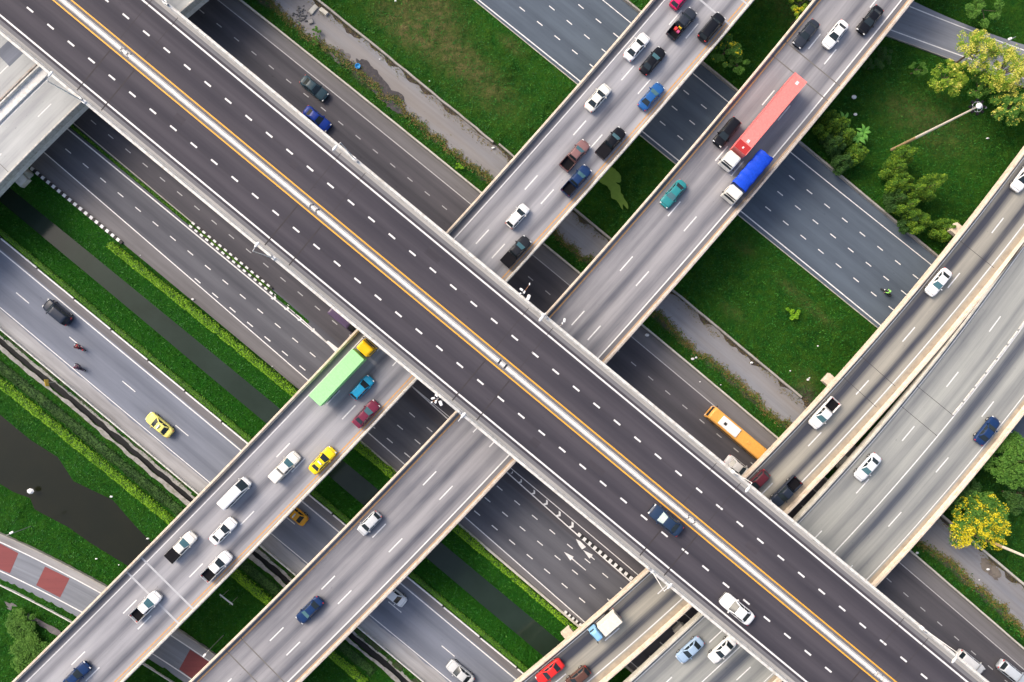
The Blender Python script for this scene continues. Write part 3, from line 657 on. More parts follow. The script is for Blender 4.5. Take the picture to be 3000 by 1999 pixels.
def deck(root, c, sl, sr, surf, side, par, par2=None, girder=2.0, inset=1.8, pw=.36, ph=.85, t0=None, t1=None, shoulders=()):
    z = c.z; t0 = 2 if t0 is None else t0; t1 = c.l[-1] - 2 if t1 is None else t1
    mb = MB(); prof = [(sl + .02, z - .03), (sl + .02, z - .38), (sl + inset * .75, z - .65), (sl + inset, z - girder), (sr - inset, z - girder), (sr - inset * .75, z - .65), (sr - .02, z - .38), (sr - .02, z - .03)]
    sweep(mb, c, prof, t0, t1); obj('girder', mb, side, root)
    mb = MB(); ribbon(mb, c, sl + pw - .05, sr - pw + .05, z, t0, t1); obj('road_surface', mb, surf, root)
    for s, sg, pm in ((sl, 1, par), (sr, -1, par2 or par)):
        mb = MB(); pr = [(s - sg * .04, z - .45), (s - sg * .04, z + ph - .06), (s + sg * .03, z + ph), (s + sg * (pw - .12), z + ph), (s + sg * (pw - .06), z + ph - .06), (s + sg * (pw - .05), z + .35), (s + sg * (pw + .08), z + .08), (s + sg * (pw + .08), z - .02), (s + sg * .1, z - .45)]
        if sg < 0: pr = pr[::-1]
        sweep(mb, c, pr, t0, t1); pp = obj('parapet', mb, pm, root)
def piers(root, c, ts, w_, dz, capw=None, mat='concrete_pale'):
    for t in ts:
        p = c.at(t)[0]; a = c.ang(t); mb = MB(); mb.rbox((p[0], p[1], (c.z - dz - .5) / 2 - .6), (1.6, w_ * .28, c.z - dz - .5 + 1.2), .3)
        for q in (0,):
            mb2 = MB(); mb2.box((0, 0, c.z - dz - .55), (1.9, capw or w_ * .62, 1.05))
        me = MB()
        me.rbox((0, 0, (c.z - dz - 1.0) / 2 - .6), (1.5, w_ * .30, c.z - dz - 1.0 + 1.2), .3)
        me.box((0, 0, c.z - dz - .52), (1.8, capw or w_ * .62, 1.0), top=(1, 1))
        obj('pier', me, M[mat], root, loc=(p[0], p[1], 0), rz=a)

ZT, ZM, ZR = 17.5, 8.0, 7.3
# --- top deck, running from upper left to lower right
u = np.array([.7707, .6372]); nn = np.array([.6372, -.7707]); c0 = np.array([181.7, 0.])
def tp(t, s): q = c0 + u * t + nn * s; return (q[0], q[1])
CT = Curve([(*tp(0, 0), 0), (*tp(1000, 0), 0), (*tp(2000, 0), 0), (*tp(3100, 0), 0)], ZT, deg=1, ext=110)
K = (H - ZT) / F                       # metres per photo px on this deck
def topt(t): return CT.proj(*tp(t, 0))[0]
top = thing('overpass_bridge', 'widest and highest bridge, dark asphalt with white median, running from upper left to lower right', 'bridge')
HW = 190 * K
deck(top, CT, -HW, HW, M['asphalt_top'], M['parapet'], M['parapet_white'], girder=2.6, inset=3.2, pw=.44, ph=.9)
mb = MB()
for s in (-1, 1):
    mb = MB(); ribbon(mb, CT, *(sorted((s * 160 * K, s * 181 * K))), ZT + .004, 2, CT.l[-1] - 2); obj('shoulder', mb, M['shoulder_top'], top)
    mb = MB(); ribbon(mb, CT, *(sorted((s * 171 * K, s * 181 * K))), ZT + .007, 2, CT.l[-1] - 2); obj('dust_strip', mb, M['shoulder_dust'], top)
mb = MB()
for s in (-150, 150): ribbon(mb, CT, s * K - .13, s * K + .13, ZT + .008, 2, CT.l[-1] - 2)
for s, p0 in ((82, (89.3, 27.6)), (-82, (370, 46.8))):
    dashes(mb, CT, s * K, ZT + .008, 77.8 * K, CT.proj(*p0)[0], 1.25, .26, 5, CT.l[-1] - 5)
obj('lane_markings', mb, M['line'], top)
mb = MB()
for s in (-17, 17): ribbon(mb, CT, s * K - .11, s * K + .11, ZT + .008, 2, CT.l[-1] - 2)
obj('yellow_line', mb, M['yellow'], top)
JT = [249 + 713 * k for k in range(-1, 6)]
for j in JT:
    for d in (-46, 46):
        t = topt(j + d); mb = MB()
        for s0, s1, jw in ((-176, -120, .05), (-120, -24, .04), (24, 176, .10)): ribbon(mb, CT, s0 * K, s1 * K, ZT + .012, t - jw, t + jw)
        if 0 < j + d < 3250: obj('expansion_joint', mb, M['joint'], top)
mb = MB()
for q in (-82, 82): ribbon(mb, CT, q * K - .02, q * K + .02, ZT + .006, 2, CT.l[-1] - 2)
obj('paving_seam', mb, M['joint'], top)
for q, sq, wq, lq in ((470, 50, 22, 1.8), (1290, -118, 26, 2.6), (1880, 118, 24, 1.5), (820, -60, 20, 1.2), (2560, -55, 26, 2.2), (2050, 60, 20, 3.0)):
    mb = MB(); t = topt(q); ribbon(mb, CT, (sq - wq / 2) * K, (sq + wq / 2) * K, ZT + .005, t, t + lq); obj('surface_patch', mb, M['patch_top'], top)
mb = MB(); cuts = sorted(topt(j) for j in JT); segs = []; prev = 2
for tcut in cuts: segs += [(prev, tcut - .75), (tcut - .42, tcut + .42)]; prev = tcut + .75
segs.append((prev, CT.l[-1] - 2)); bw = 7.6 * K
for a_, b_ in segs:
    if b_ > a_: mb = MB(); sweep(mb, CT, [(-bw, ZT), (-bw, ZT + .18), (-bw * .55, ZT + .5), (-bw * .5, ZT + .86), (bw * .5, ZT + .86), (bw * .55, ZT + .5), (bw, ZT + .18), (bw, ZT)], a_, b_); obj('median_barrier', mb, M['median_white'], top)
mb = MB(); ribbon(mb, CT, -14 * K, 14 * K, ZT + .004, 2, CT.l[-1] - 2); obj('median_strip', mb, M['shoulder_top'], top)
piers(top, CT, [topt(j + 356) for j in JT if 0 < j < 3300] , 2 * HW, 2.6)

# --- the two straight-ish overpasses (traffic going up right, and down left)
a1p = [(1972, 58.7), (1835.8, 216), (1700.5, 374), (1562, 531.7), (1418.6, 690.4), (833, 1313), (377.4, 1781), (227.4, 1933)]
a2p = [(2018, 98), (1885.6, 254.4), (1747.3, 413.4), (1608, 572), (1464, 731.6), (1025.5, 1206), (875.5, 1363), (723.8, 1519), (570.8, 1674), (420.7, 1824.7), (271, 1976)]
CA = Curve([(x, y, -1.79) for x, y in a1p] + [(x, y, 1.79) for x, y in a2p] + [(1946, 0, -5.04), (1359.4, 666.5, -5.04), (733, 1333, -5.04), (74, 1999, -5.04), (2000, 219, 5.34), (1606, 666.5, 5.34), (1471.7, 815.7, 5.34), (1000, 1323.6, 5.34), (340, 1999, 5.34), (2191, 0, 5.34)], ZM, deg=3)
b1p = [(2383, 126), (2249, 289), (2115.7, 448.7), (1838, 769), (1697, 928), (1259, 1401), (1109, 1556), (959, 1707), (808, 1858.7)]
b2p = [(2551.7, 15), (2431.7, 163.8), (2297, 329.6), (2163, 489), (2026, 646.5), (1886, 810), (1743.7, 970), (1304, 1444.8), (1153.9, 1600.7), (1010.6, 1745), (851, 1904.6)]
CB = Curve([(x, y, -1.83) for x, y in b1p] + [(x, y, 1.83) for x, y in b2p] + [(2410.5, 0, -5.4), (1848, 667, -5.4), (1612, 932.6, -5.4), (1240, 1333, -5.4), (1000, 1583.7, -5.4), (582, 1999, -5.4), (2642, 0, 5.15), (2087, 666.5, 5.15), (2000, 773, 5.15), (1754, 1053.7, 5.15), (1493, 1333, 5.15), (1000, 1845, 5.15)], ZM, deg=3)
def crossing(c, s_list, pxs, mat, root, z=.012, wd=.16):
    for p in pxs:
        mb = MB(); t = c.proj(*p)[0]; ribbon(mb, c, s_list[0], s_list[1], c.z + z, t - wd, t + wd); obj('expansion_joint', mb, M[mat], root)
brA = thing('overpass_bridge', 'pale grey busy bridge with traffic climbing to the upper right', 'bridge')
deck(brA, CA, -6.62, 6.38, M['asphalt_a'], M['concrete_pale'], M['parapet_warm'], M['parapet'], pw=.40)
mb = MB(); ribbon(mb, CA, -5.13, -4.97, ZM + .008, 2, CA.l[-1] - 2)
for pts, s in ((a1p, -1.79), (a2p, 1.79)):
    per, t0 = fit_dash(CA, pts, s); dashes(mb, CA, s, ZM + .008, per, t0, 3.2, .20, 5, CA.l[-1] - 5)
obj('lane_markings', mb, M['line'], brA)
mb = MB(); ribbon(mb, CA, 5.20, 5.44, ZM + .008, 2, CA.l[-1] - 2); obj('yellow_line', mb, M['yellow_worn'], brA)
crossing(CA, (-6.2, 5.9), [(486, 1705), (444, 1748), (2088, 31), (2150, -20)], 'joint_pale', brA)
mb = MB(); ribbon(mb, CA, -6.22, -5.25, ZM + .004, 2, CA.l[-1] - 2); obj('shoulder', mb, M['shoulder_top'], brA)
piers(brA, CA, [CA.proj(*p)[0] for p in ((1250, 850), (700, 1460), (1830, 330), (2090, 20))], 13, 2.0)
brB = thing('overpass_bridge', 'pale grey bridge with traffic going down left, red container truck at its upper part', 'bridge')
deck(brB, CB, -6.37, 6.68, M['asphalt_b'], M['concrete_pale'], M['parapet_warm'], M['parapet_b'], pw=.40)
mb = MB(); ribbon(mb, CB, 5.06, 5.26, ZM + .008, 2, CB.l[-1] - 2)
for pts, s in ((b1p, -1.83), (b2p, 1.83)):
    per, t0 = fit_dash(CB, pts, s); dashes(mb, CB, s, ZM + .008, per, t0, 3.2, .20, 5, CB.l[-1] - 5)
obj('lane_markings', mb, M['line'], brB)
mb = MB(); ribbon(mb, CB, -5.52, -5.28, ZM + .008, 2, CB.l[-1] - 2); obj('yellow_line', mb, M['yellow_worn'], brB)
mb = MB(); ribbon(mb, CB, 5.95, 6.32, ZM + .004, 2, CB.l[-1] - 2); obj('rusty_edge', mb, M['drain_side'], brB)
mb = MB(); ribbon(mb, CA, 5.70, 6.02, ZM + .004, 2, CA.l[-1] - 2); obj('rusty_edge', mb, M['drain_side'], brA)
crossing(CB, (-5.9, 6.2), [(2378, 185), (2342, 228), (760, 1925), (720, 1965)], 'joint_b', brB, wd=.10)
mb = MB(); ribbon(mb, CB, 5.3, 5.95, ZM + .0042, 2, CB.l[-1] - 2); obj('shoulder', mb, M['shoulder_top'], brB)
piers(brB, CB, [CB.proj(*p)[0] for p in ((1420, 1250), (960, 1740), (2000, 680), (2350, 260))], 13, 2.0)

# --- right ramps
dp = [(2907, 677.6), (2792.6, 822), (2662, 978.5), (2526, 1134.5), (2386, 1287.5), (2243.5, 1435), (1923, 1743), (1759.5, 1889.7)]
CD = Curve([(x, y, 0) for x, y in dp] + [(3000, 405, -5.2), (2818, 667, -5.0), (2573.7, 947.5, -5.0), (2223, 1333, -5.0), (1888, 1660, -5.0), (1488.7, 1999, -5.0)], ZR, deg=3, ext=70)
ep = [(2916, 947.5), (2788, 1109), (2655, 1268), (2517, 1426.5), (2390, 1568)]
CE = Curve([(x, y, 0) for x, y in ep] + [(2078.6, 1887.6, .35), (3000, 947.5, 4.05), (2697, 1333, 4.05), (2440, 1622, 4.05), (2128.8, 1941.6, 4.4), (2896.7, 1201.6, 7.75), (2762.9, 1363.6, 7.75), (2623.5, 1524, 7.75), (2499, 1662, 7.75), (2556.7, 1717.6, 12.3), (2282, 1990, 12.5), (3000, 1211, 12.5)], ZR, deg=2, ext=70)
brD = thing('ramp_bridge', 'two lane curving ramp with cream parapets and dark tyre bands, right of the meadow', 'bridge')
deck(brD, CD, -4.35, 5.1, M['ramp_d'], M['parapet_warm'], M['parapet_warm'], pw=.42, girder=1.9, inset=1.6)
mb = MB(); ribbon(mb, CD, -3.42, -3.30, ZR + .008, 2, CD.l[-1] - 2); ribbon(mb, CD, 3.28, 3.46, ZR + .008, 2, CD.l[-1] - 2)
per, t0 = fit_dash(CD, dp[1:6], 0); dashes(mb, CD, 0, ZR + .008, per, t0, 3.2, .19, 5, CD.l[-1] - 5); obj('lane_markings', mb, M['line'], brD)
mb = MB(); ribbon(mb, CD, 3.75, 4.62, ZR + .004, 2, CD.l[-1] - 2); obj('shoulder', mb, M['tan'], brD)
crossing(CD, (-3.9, 4.0), [(2530, 1050), (2520, 1150), (2830, 720)], 'joint', brD, wd=.04)
piers(brD, CD, [CD.proj(*p)[0] for p in ((2440, 1110), (1690, 1900), (2885, 712))], 11, 1.9, capw=9.8, mat='parapet_warm')
brE = thing('ramp_bridge', 'widest ramp, pale concrete with a white median line, nearest the right edge', 'bridge')
deck(brE, CE, -4.75, 12.6, M['ramp_e'], M['concrete_pale'], M['concrete_pale'], M['parapet_warm'], pw=.42, girder=1.9, inset=1.6)
mb = MB(); t1_ = CE.proj(2400, 1665)[0]
lo_, hi_ = min(t1_, CE.l[-1]), CE.l[-1]
ribbon(mb, CE, 3.96, 4.14, ZR + .008, 2, CE.l[-1] - 2); ribbon(mb, CE, 11.05, 11.2, ZR + .008, 2, CE.l[-1] - 2); ribbon(mb, CE, -3.75, -3.62, ZR + .008, 2, CE.l[-1] - 2)
per, t0 = fit_dash(CE, ep, 0); dashes(mb, CE, 0, ZR + .008, per, t0, 3.2, .19, 5, CE.l[-1] - 5)
per2, t02 = fit_dash(CE, [(2896.7, 1201.6), (2762.9, 1363.6), (2623.5, 1524)], 7.75); dashes(mb, CE, 7.75, ZR + .008, per2, t02, 3.2, .19, 5, CE.l[-1] - 5)
obj('lane_markings', mb, M['line'], brE)
mb = MB(); tlo, thi = CE.proj(2790, 1215)[0], CE.l[-1] - 5; t = tlo
while t < thi:
    sweep(mb, CE, [(3.62, ZR + .002), (3.62, ZR + .16), (3.86, ZR + .16), (3.86, ZR + .002)], t, t + 2.6, 1.5); t += 3.0
obj('median_kerb', mb, M['parapet_white'], brE)
mb = MB(); ribbon(mb, CE, 11.5, 12.2, ZR + .004, 2, CE.l[-1] - 2); obj('shoulder', mb, M['tan'], brE)
crossing(CE, (-4.3, 4.0), [(2740, 1175), (2700, 1240)], 'joint', brE, wd=.04)
piers(brE, CE, [CE.proj(*p)[0] for p in ((2560, 1420), (2830, 1100), (2120, 1990))], 15, 1.9)
# --- pale ramps at upper left
CC = Curve([(531, 41, 3.6), (251, 300, 3.85), (102, 446.6, 3.85), (0, 549, 3.85), (132, 325, 0), (2, 458.5, 0), (149, 225, -3.3), (0, 366, -3.3), (585, -4, 3.6)], ZR, deg=2, ext=70)
brC = thing('ramp_bridge', 'pale ramp with broad white side at upper left, passing beneath dark wide bridge', 'bridge')
deck(brC, CC, -5.55, 3.85, M['ramp_c'], M['median_white'], M['parapet_white'], M['parapet'], pw=.36, girder=2.3, inset=.5)
mb = MB(); sweep(mb, CC, [(-5.25, ZR - .1), (-5.25, ZR + .32), (-3.75, ZR + .32), (-3.70, ZR + .27), (-3.70, ZR - .1)], 2, CC.l[-1] - 2); obj('walkway', mb, M['median_white'], brC)
mb = MB(); per, t0 = 11.8, CC.proj(132, 325)[0]; dashes(mb, CC, 0, ZR + .008, per, t0, 3.1, .18, 5, CC.l[-1] - 5)
ribbon(mb, CC, -3.42, -3.28, ZR + .008, 2, CC.l[-1] - 2); obj('lane_markings', mb, M['line'], brC)
crossing(CC, (-3.8, 3.4), [(20, 500)], 'joint_b', brC, wd=.05)
piers(brC, CC, [CC.proj(75, 560)[0]], 10, 2.3, capw=9.2)
import copy
CC1 = copy.copy(CC); CC1.p = CC.p + CC.n * -9.65
brC1 = thing('ramp_bridge', 'outermost pale ramp with dark patched surface at the upper left edge', 'bridge')
deck(brC1, CC1, -7.5, 3.85, M['ramp_c'], M['parapet_white'], M['parapet'], M['parapet_b'], pw=.36, girder=2.3, inset=.5)
mb = MB(); dashes(mb, CC1, 0, ZR + .008, 11.8, CC1.proj(5, 213)[0], 3.1, .18, 5, CC1.l[-1] - 5); obj('lane_markings', mb, M['line'], brC1)
t = CC1.proj(25, 130)[0]; mb = MB(); ribbon(mb, CC1, -3.0, .3, ZR + .004, t - 2.4, t + 1.2); obj('surface_patch', mb, M['asphalt_r5'], brC1)

# ------------------------------------------------------------------ vehicles
def sm(a, b, t): t = max(0, min(1, t)); t = t * t * (3 - 2 * t); return a + (b - a) * t
def lower_body(mb, Lx, Wd, prof, zb=.26, x0=None, x1=None, nose=.26):
    """prof: list of (x, ztop) ; plan rounded at both ends"""
    xs = []; h = Lx / 2; x0 = -h if x0 is None else x0; x1 = h if x1 is None else x1
    for k in range(23):
        t = k / 22; xs.append(x0 + (x1 - x0) * (.5 - .5 * math.cos(math.pi * t)))
    px = [p[0] for p in prof]; pz = [p[1] for p in prof]; rings = []
    for x in xs:
        e = abs(x) / h; hw = Wd / 2 * (1 - nose * max(0, (e - .66) / .34) ** 2.4); zt = float(np.interp(x, px, pz)); b = zb + .10 * max(0, (e - .85) / .15)
        half = [(.0, b), (.80 * hw, b), (.95 * hw, b + .08), (hw, b + .30), (.995 * hw, zt - .22), (.95 * hw, zt - .07), (.86 * hw, zt - .01), (.55 * hw, zt + .025), (0, zt + .04)]
        ring = [(x, -y, z) for y, z in half[1:-1]][::-1]; ring = [(x, y, z) for y, z in half] + [(x, -y, z) for y, z in half[-2:0:-1]]
        rings.append(ring)
    mb.loft(rings)
def rrect(xf, xr, hw, z, r=.16, n=3, bow=.05):
    out = []; hx = (xf - xr) / 2; cx = (xf + xr) / 2
    for q, (sx, sy) in enumerate(((1, 1), (-1, 1), (-1, -1), (1, -1))):
        for i in range(n + 1):
            a = math.pi / 2 * (q + i / n); out.append((cx + sx * (hx - r) + r * math.cos(a), sy * (hw - r) + r * math.sin(a), z))
    return out
def panel(mb, p00, p10, p11, p01, off=.025, inset=(.08, .08, .10, .06), n=4, bow=0.0):
    """curved glass patch on quad p00(bottom left) p10(bottom right) p11(top right) p01(top left), pushed outward"""
    A, B, C, D = map(Vector, (p00, p10, p11, p01)); nrm = (B - A).cross(D - A).normalized(); nrm = -nrm if nrm.z < 0 else nrm; l, r, b, t = inset; vs = []
    for j in range(2):
        v = b if j == 0 else 1 - t
        for i in range(n + 1):
            u_ = l + (1 - l - r) * i / n; P = (A * (1 - u_) + B * u_) * (1 - v) + (D * (1 - u_) + C * u_) * v
            P = P + nrm * (off + bow * (1 - (2 * u_ - 1) ** 2)); vs.append(P)
    mb.add(vs, [(i, i + 1, n + 2 + i, n + 1 + i) for i in range(n)])
    # rim going back into the body
    k = len(vs); per = list(range(n + 1)) + [n + 1 + i for i in range(n, -1, -1)]
    back = [vs[i] - nrm * (off + .03 + bow) for i in per]; fr = [vs[i] for i in per]
    mb.loft([[tuple(p) for p in back], [tuple(p) for p in fr]], cap=False)
SPEC = {
 'sedan': dict(L=4.65, W=1.80, prof=[(-2.33, .86), (-2.1, .98), (-1.5, 1.0), (.8, .98), (1.5, .90), (2.05, .78), (2.33, .60)], base=(.95, -1.72, .80), roof=(.20, -.98, .60, 1.44)),
 'hatch': dict(L=4.05, W=1.72, prof=[(-2.03, .80), (-1.9, .98), (.9, .98), (1.4, .92), (1.85, .78), (2.03, .60)], base=(1.05, -1.92, .77), roof=(.30, -1.48, .60, 1.50)),
 'suv': dict(L=4.8, W=1.88, prof=[(-2.4, .95), (-2.3, 1.12), (1.0, 1.14), (1.7, 1.08), (2.2, .94), (2.4, .70)], base=(1.25, -2.28, .85), roof=(.55, -2.02, .66, 1.82)),
 'pickup': dict(L=5.3, W=1.86, prof=[(-2.65, .95), (1.1, 1.10), (1.8, 1.06), (2.4, .92), (2.65, .68)], base=(1.30, -.72, .83), roof=(.62, -.50, .64, 1.78)),
 'van': dict(L=5.4, W=1.90, prof=[(-2.7, .95), (-2.6, 1.10), (1.6, 1.12), (2.2, 1.05), (2.55, .92), (2.7, .70)], base=(2.25, -2.62, .88), roof=(1.30, -2.50, .76, 2.15)),
}
_cache = {}
def kit(kind):
    if kind in _cache: return _cache[kind]
    s = SPEC[kind]; xf, xr, hb, = s['base']; rf_, rr, ht, zr = s['roof']; hL = s['L'] / 2; hW = s['W'] / 2; k = {}
    zb = float(np.interp(xf, *zip(*s['prof']))) - .02; zbr = float(np.interp(xr, *zip(*s['prof']))) - .02
    mb = MB()
    if kind == 'pickup': lower_body(mb, s['L'], s['W'], s['prof'], x0=-.80)
    else: lower_body(mb, s['L'], s['W'], s['prof'])
    lv = [(rrect(xf, xr, hb, 0, .14), 0.0), (rrect(xf + (rf_ - xf) * .5, xr + (rr - xr) * .5, hb + (ht - hb) * .42, 0, .15), .5), (rrect(rf_ + .02, rr - .02, ht + .02, 0, .16), .93), (rrect(rf_ - .08, rr + .08, ht - .08, 0, .16), 1.0), (rrect(rf_ - .35, rr + .35, ht - .32, 0, .12), 1.04)]
    mb.loft([[(x, y, zb + (zr - zb) * f) for x, y, _ in r] for r, f in lv]); k['body'] = mb.mesh('car_body', M['metal_white'], True)
    def lvp(x, y, z): return (x, y, z)
    zt = zb + (zr - zb) * .93; A = (xf, hb - .02, zb); B = (xf, -hb + .02, zb); C = (rf_, -ht, zt); D = (rf_, ht, zt)
    mb = MB(); panel(mb, A, B, C, D, .03, (.07, .07, .03, .02), 6, .03)
    # windshield normal must face forward/up
    k['windshield'] = mb.mesh('windshield', M['glass'], False)
    mb = MB(); panel(mb, (xr, -hb + .02, zb), (xr, hb - .02, zb), (rr, ht, zt), (rr, -ht, zt), .03, (.10, .10, .12, .03), 6, .02); k['rear_window'] = mb.mesh('rear_window', M['glass'], False)
    for sg, nm in ((1, 'sideL'), (-1, 'sideR')):
        mb = MB(); q = [(xr, sg * hb, zb), (xf, sg * hb, zb), (rf_, sg * ht, zt), (rr, sg * ht, zt)]
        if sg > 0: q = [q[1], q[0], q[3], q[2]]
        def lerp(a, b, t): return tuple(x + (y - x) * t for x, y in zip(a, b))
        for u0, u1 in ((.06, .47), (.51, .94)):
            if kind == 'van' : pass
            p = [lerp(q[0], q[1], u0), lerp(q[0], q[1], u1), lerp(q[3], q[2], u1), lerp(q[3], q[2], u0)]
            panel(mb, *p, .035, (.02, .02, .16, .05), 2, .01)
        k[nm] = mb.mesh('side_window', M['glass'], False)
    mb = MB(); mb.tube((0, -.11, 0), (0, .11, 0), .33, n=16); k['wheel'] = mb.mesh('wheel', M['rubber'], False)
    mb = MB(); mb.tube((0, -.12, 0), (0, .12, 0), .19, n=10); k['rim'] = mb.mesh('rim', M['metal'], False)
    mb = MB(); mb.rbox((0, 0, 0), (.22, .36, .14), .05, n=2); k['headlight'] = mb.mesh('headlight', M['lamp_clear'], True)
    mb = MB(); mb.rbox((0, 0, 0), (.16, .34, .16), .05, n=2); k['taillight'] = mb.mesh('taillight', M['lamp_red'], True)
    mb = MB(); mb.rbox((0, 0, 0), (.16, .22, .15), .05, n=2); k['mirror'] = mb.mesh('mirror', M['metal_white'], True)
    # shut lines (bonnet and boot)
    mb = MB(); pz = lambda x: float(np.interp(x, *zip(*s['prof'])))
    for x in ((hL - .28),):
        mb.box((x, 0, pz(x) + .02), (.03, s['W'] * .62, .05))
    for sg in (-1, 1):
        x0_, x1_ = xf + .05, hL - .30
        mb.tube((x0_, sg * hb * .93, pz(x0_) + .012), (x1_, sg * hb * .78, pz(x1_) + .006), .014, n=4)
    if kind == 'sedan':
        mb.tube((xr - .06, -.62, pz(xr - .06) + .02), (xr - .06, .62, pz(xr - .06) + .02), .014, n=4)
    k['seams'] = mb.mesh('panel_gap', M['black'], False)
    if kind == 'pickup':
        mb = MB()
        hb_ = hW - .02
        for c_, d_ in (((-1.72, hb_ - .05, .80), (1.84, .10, .62)), ((-1.72, -hb_ + .05, .80), (1.84, .10, .62)), ((-2.59, 0, .80), (.10, 2 * hb_, .60)), ((-.84, 0, .82), (.08, 2 * hb_, .62))): mb.rbox(c_, d_, .035, n=2)
        mb.box((-1.72, 0, .42), (1.8, 2 * hb_ - .1, .2)); k['bed_wall'] = mb.mesh('bed_wall', M['metal_white'], False)
        mb = MB(); mb.box((-1.72, 0, .60), (1.66, 2 * hb_ - .22, .06))
        for y in np.arange(-.6, .61, .2): mb.box((-1.72, y, .645), (1.6, .07, .03))
        k['bed_liner'] = mb.mesh('bed_liner', M['liner'], False)
        mb = MB(); mb.rbox((-1.72, 0, 1.14), (1.78, 2 * hb_ - .04, .08), .04, n=2); k['bed_cover'] = mb.mesh('bed_cover', M['liner'], False)
        mb = MB(); mb.rbox((-1.70, 0, 1.38), (1.86, 2 * hb_ - .12, .62), .14, n=3, taper=.94); k['canopy'] = mb.mesh('canopy', M['metal_white'], False)
    _cache[kind] = k; return k
def setmat(o, m):
    o.material_slots[0].link = 'OBJECT'; o.material_slots[0].material = m
CARN = {'sedan': 'sedan_car', 'hatch': 'hatchback_car', 'suv': 'suv_car', 'pickup': 'pickup_truck', 'van': 'van'}
CATN = {'sedan': 'car', 'hatch': 'car', 'suv': 'car', 'pickup': 'pickup truck', 'van': 'van'}
def vehicle(kind, x, y, z, rz, col, label, group=None, teal=False, bed='open', extra=None, scale=1.11, roof=None):
    k = kit(kind); s = SPEC[kind]; p = paint(col)
    o = thing(CARN[kind], label, 'taxi' if extra == 'taxi' else CATN[kind], (x, y, z), rz, group); o.scale = (scale,) * 3
    b = put('body', k['body'], o); setmat(b, p)
    g = put('windshield', k['windshield'], o); g2 = put('rear_window', k['rear_window'], o)
    if teal: setmat(g, M['glass_teal'])
    for nm in ('sideL', 'sideR'): put('side_window', k[nm], o)
    hL = s['L'] / 2; hW = s['W'] / 2
    for sx in (hL - .85, -hL + .85 + (.2 if kind == 'pickup' else 0)):
        for sy in (-1, 1):
            wh = put('wheel', k['wheel'], o, (sx, sy * (hW - .10), .33)); put('rim', k['rim'], wh)
    pz = lambda q: float(np.interp(q, *zip(*s['prof'])))
    for sy in (-1, 1):
        put('headlight', k['headlight'], o, (hL - .17, sy * (hW - .32), pz(hL - .17) - .06), sy * -.25)
        put('taillight', k['taillight'], o, (-hL + .09, sy * (hW - .30), (pz(-hL + .09) if kind != 'pickup' else 1.0) - .10))
        mi = put('mirror', k['mirror'], o, (s['base'][0] - .25, sy * (hW + .06), pz(s['base'][0] - .25) + .04)); setmat(mi, p)
    put('panel_gap', k['seams'], b)
    if kind == 'pickup':
        q = put('bed_wall', k['bed_wall'], o); setmat(q, p)
        put('bed_liner', k['bed_liner'], o)
        if bed == 'cover': put('bed_cover', k['bed_cover'], o)
        if bed == 'canopy': q = put('canopy', k['canopy'], o); setmat(q, p)
    if roof is not None:
        mb = MB(); rf_, rr, ht, zr = s['roof']; mb.rbox(((rf_ + rr) / 2, 0, zr + .035), (.85 * (rf_ - rr) * .6, ht * 1.1, .04), .02, n=2); obj('sunroof', mb, M['glass'], o)
    if extra == 'taxi':
        mb = MB(); mb.rbox(((s['roof'][0] + s['roof'][1]) / 2 + .1, 0, s['roof'][3] + .13), (.22, .75, .16), .05, n=2); obj('roof_sign', mb, M['metal_white'], o)
    return o
# colours (real paint)
WHITE = (.80, .80, .80); CREAM = (.76, .74, .68); BLACK = (.008, .009, .013); NAVY = (.012, .035, .11); BLUE = (.02, .10, .30); LBLUE = (.30, .42, .58); SKYB = (.02, .30, .52)
SILVER = (.52, .54, .56); MAROON = (.16, .025, .055); TEAL = (.03, .22, .24); YEL = (.85, .62, .02); PALEY = (.80, .72, .20); RED = (.65, .03, .03); DGREY = (.028, .034, .048); ORANGE = (.75, .36, .03)
def on(c, px, py, kind, col, label, fwd=1, dz=.75, **k):
    """vehicle on deck curve; fwd=+1 faces increasing t"""
    t, s = c.proj(px, py, c.z + dz); p = c.at(t, s)[0]
    return vehicle(kind, p[0], p[1], c.z, c.ang(t) + (0 if fwd > 0 else math.pi), col, label, **k)
def ong(px, py, kind, col, label, fwd=1, ang=None, **k):
    """vehicle on the ground roads; fwd=+1 faces lower right"""
    x, y = W(px, py, .75); a = -GA if ang is None else ang
    k.setdefault('scale', 1.16); return vehicle(kind, x, y, .012, a + (0 if fwd > 0 else math.pi), col, label, **k)
GAc, GBc, GDc, GEc = 'vehicles climbing the pale busy bridge to the upper right', 'vehicles going down left on the pale bridge', 'vehicles on the two lane curving ramp', 'vehicles on the wide pale ramp'
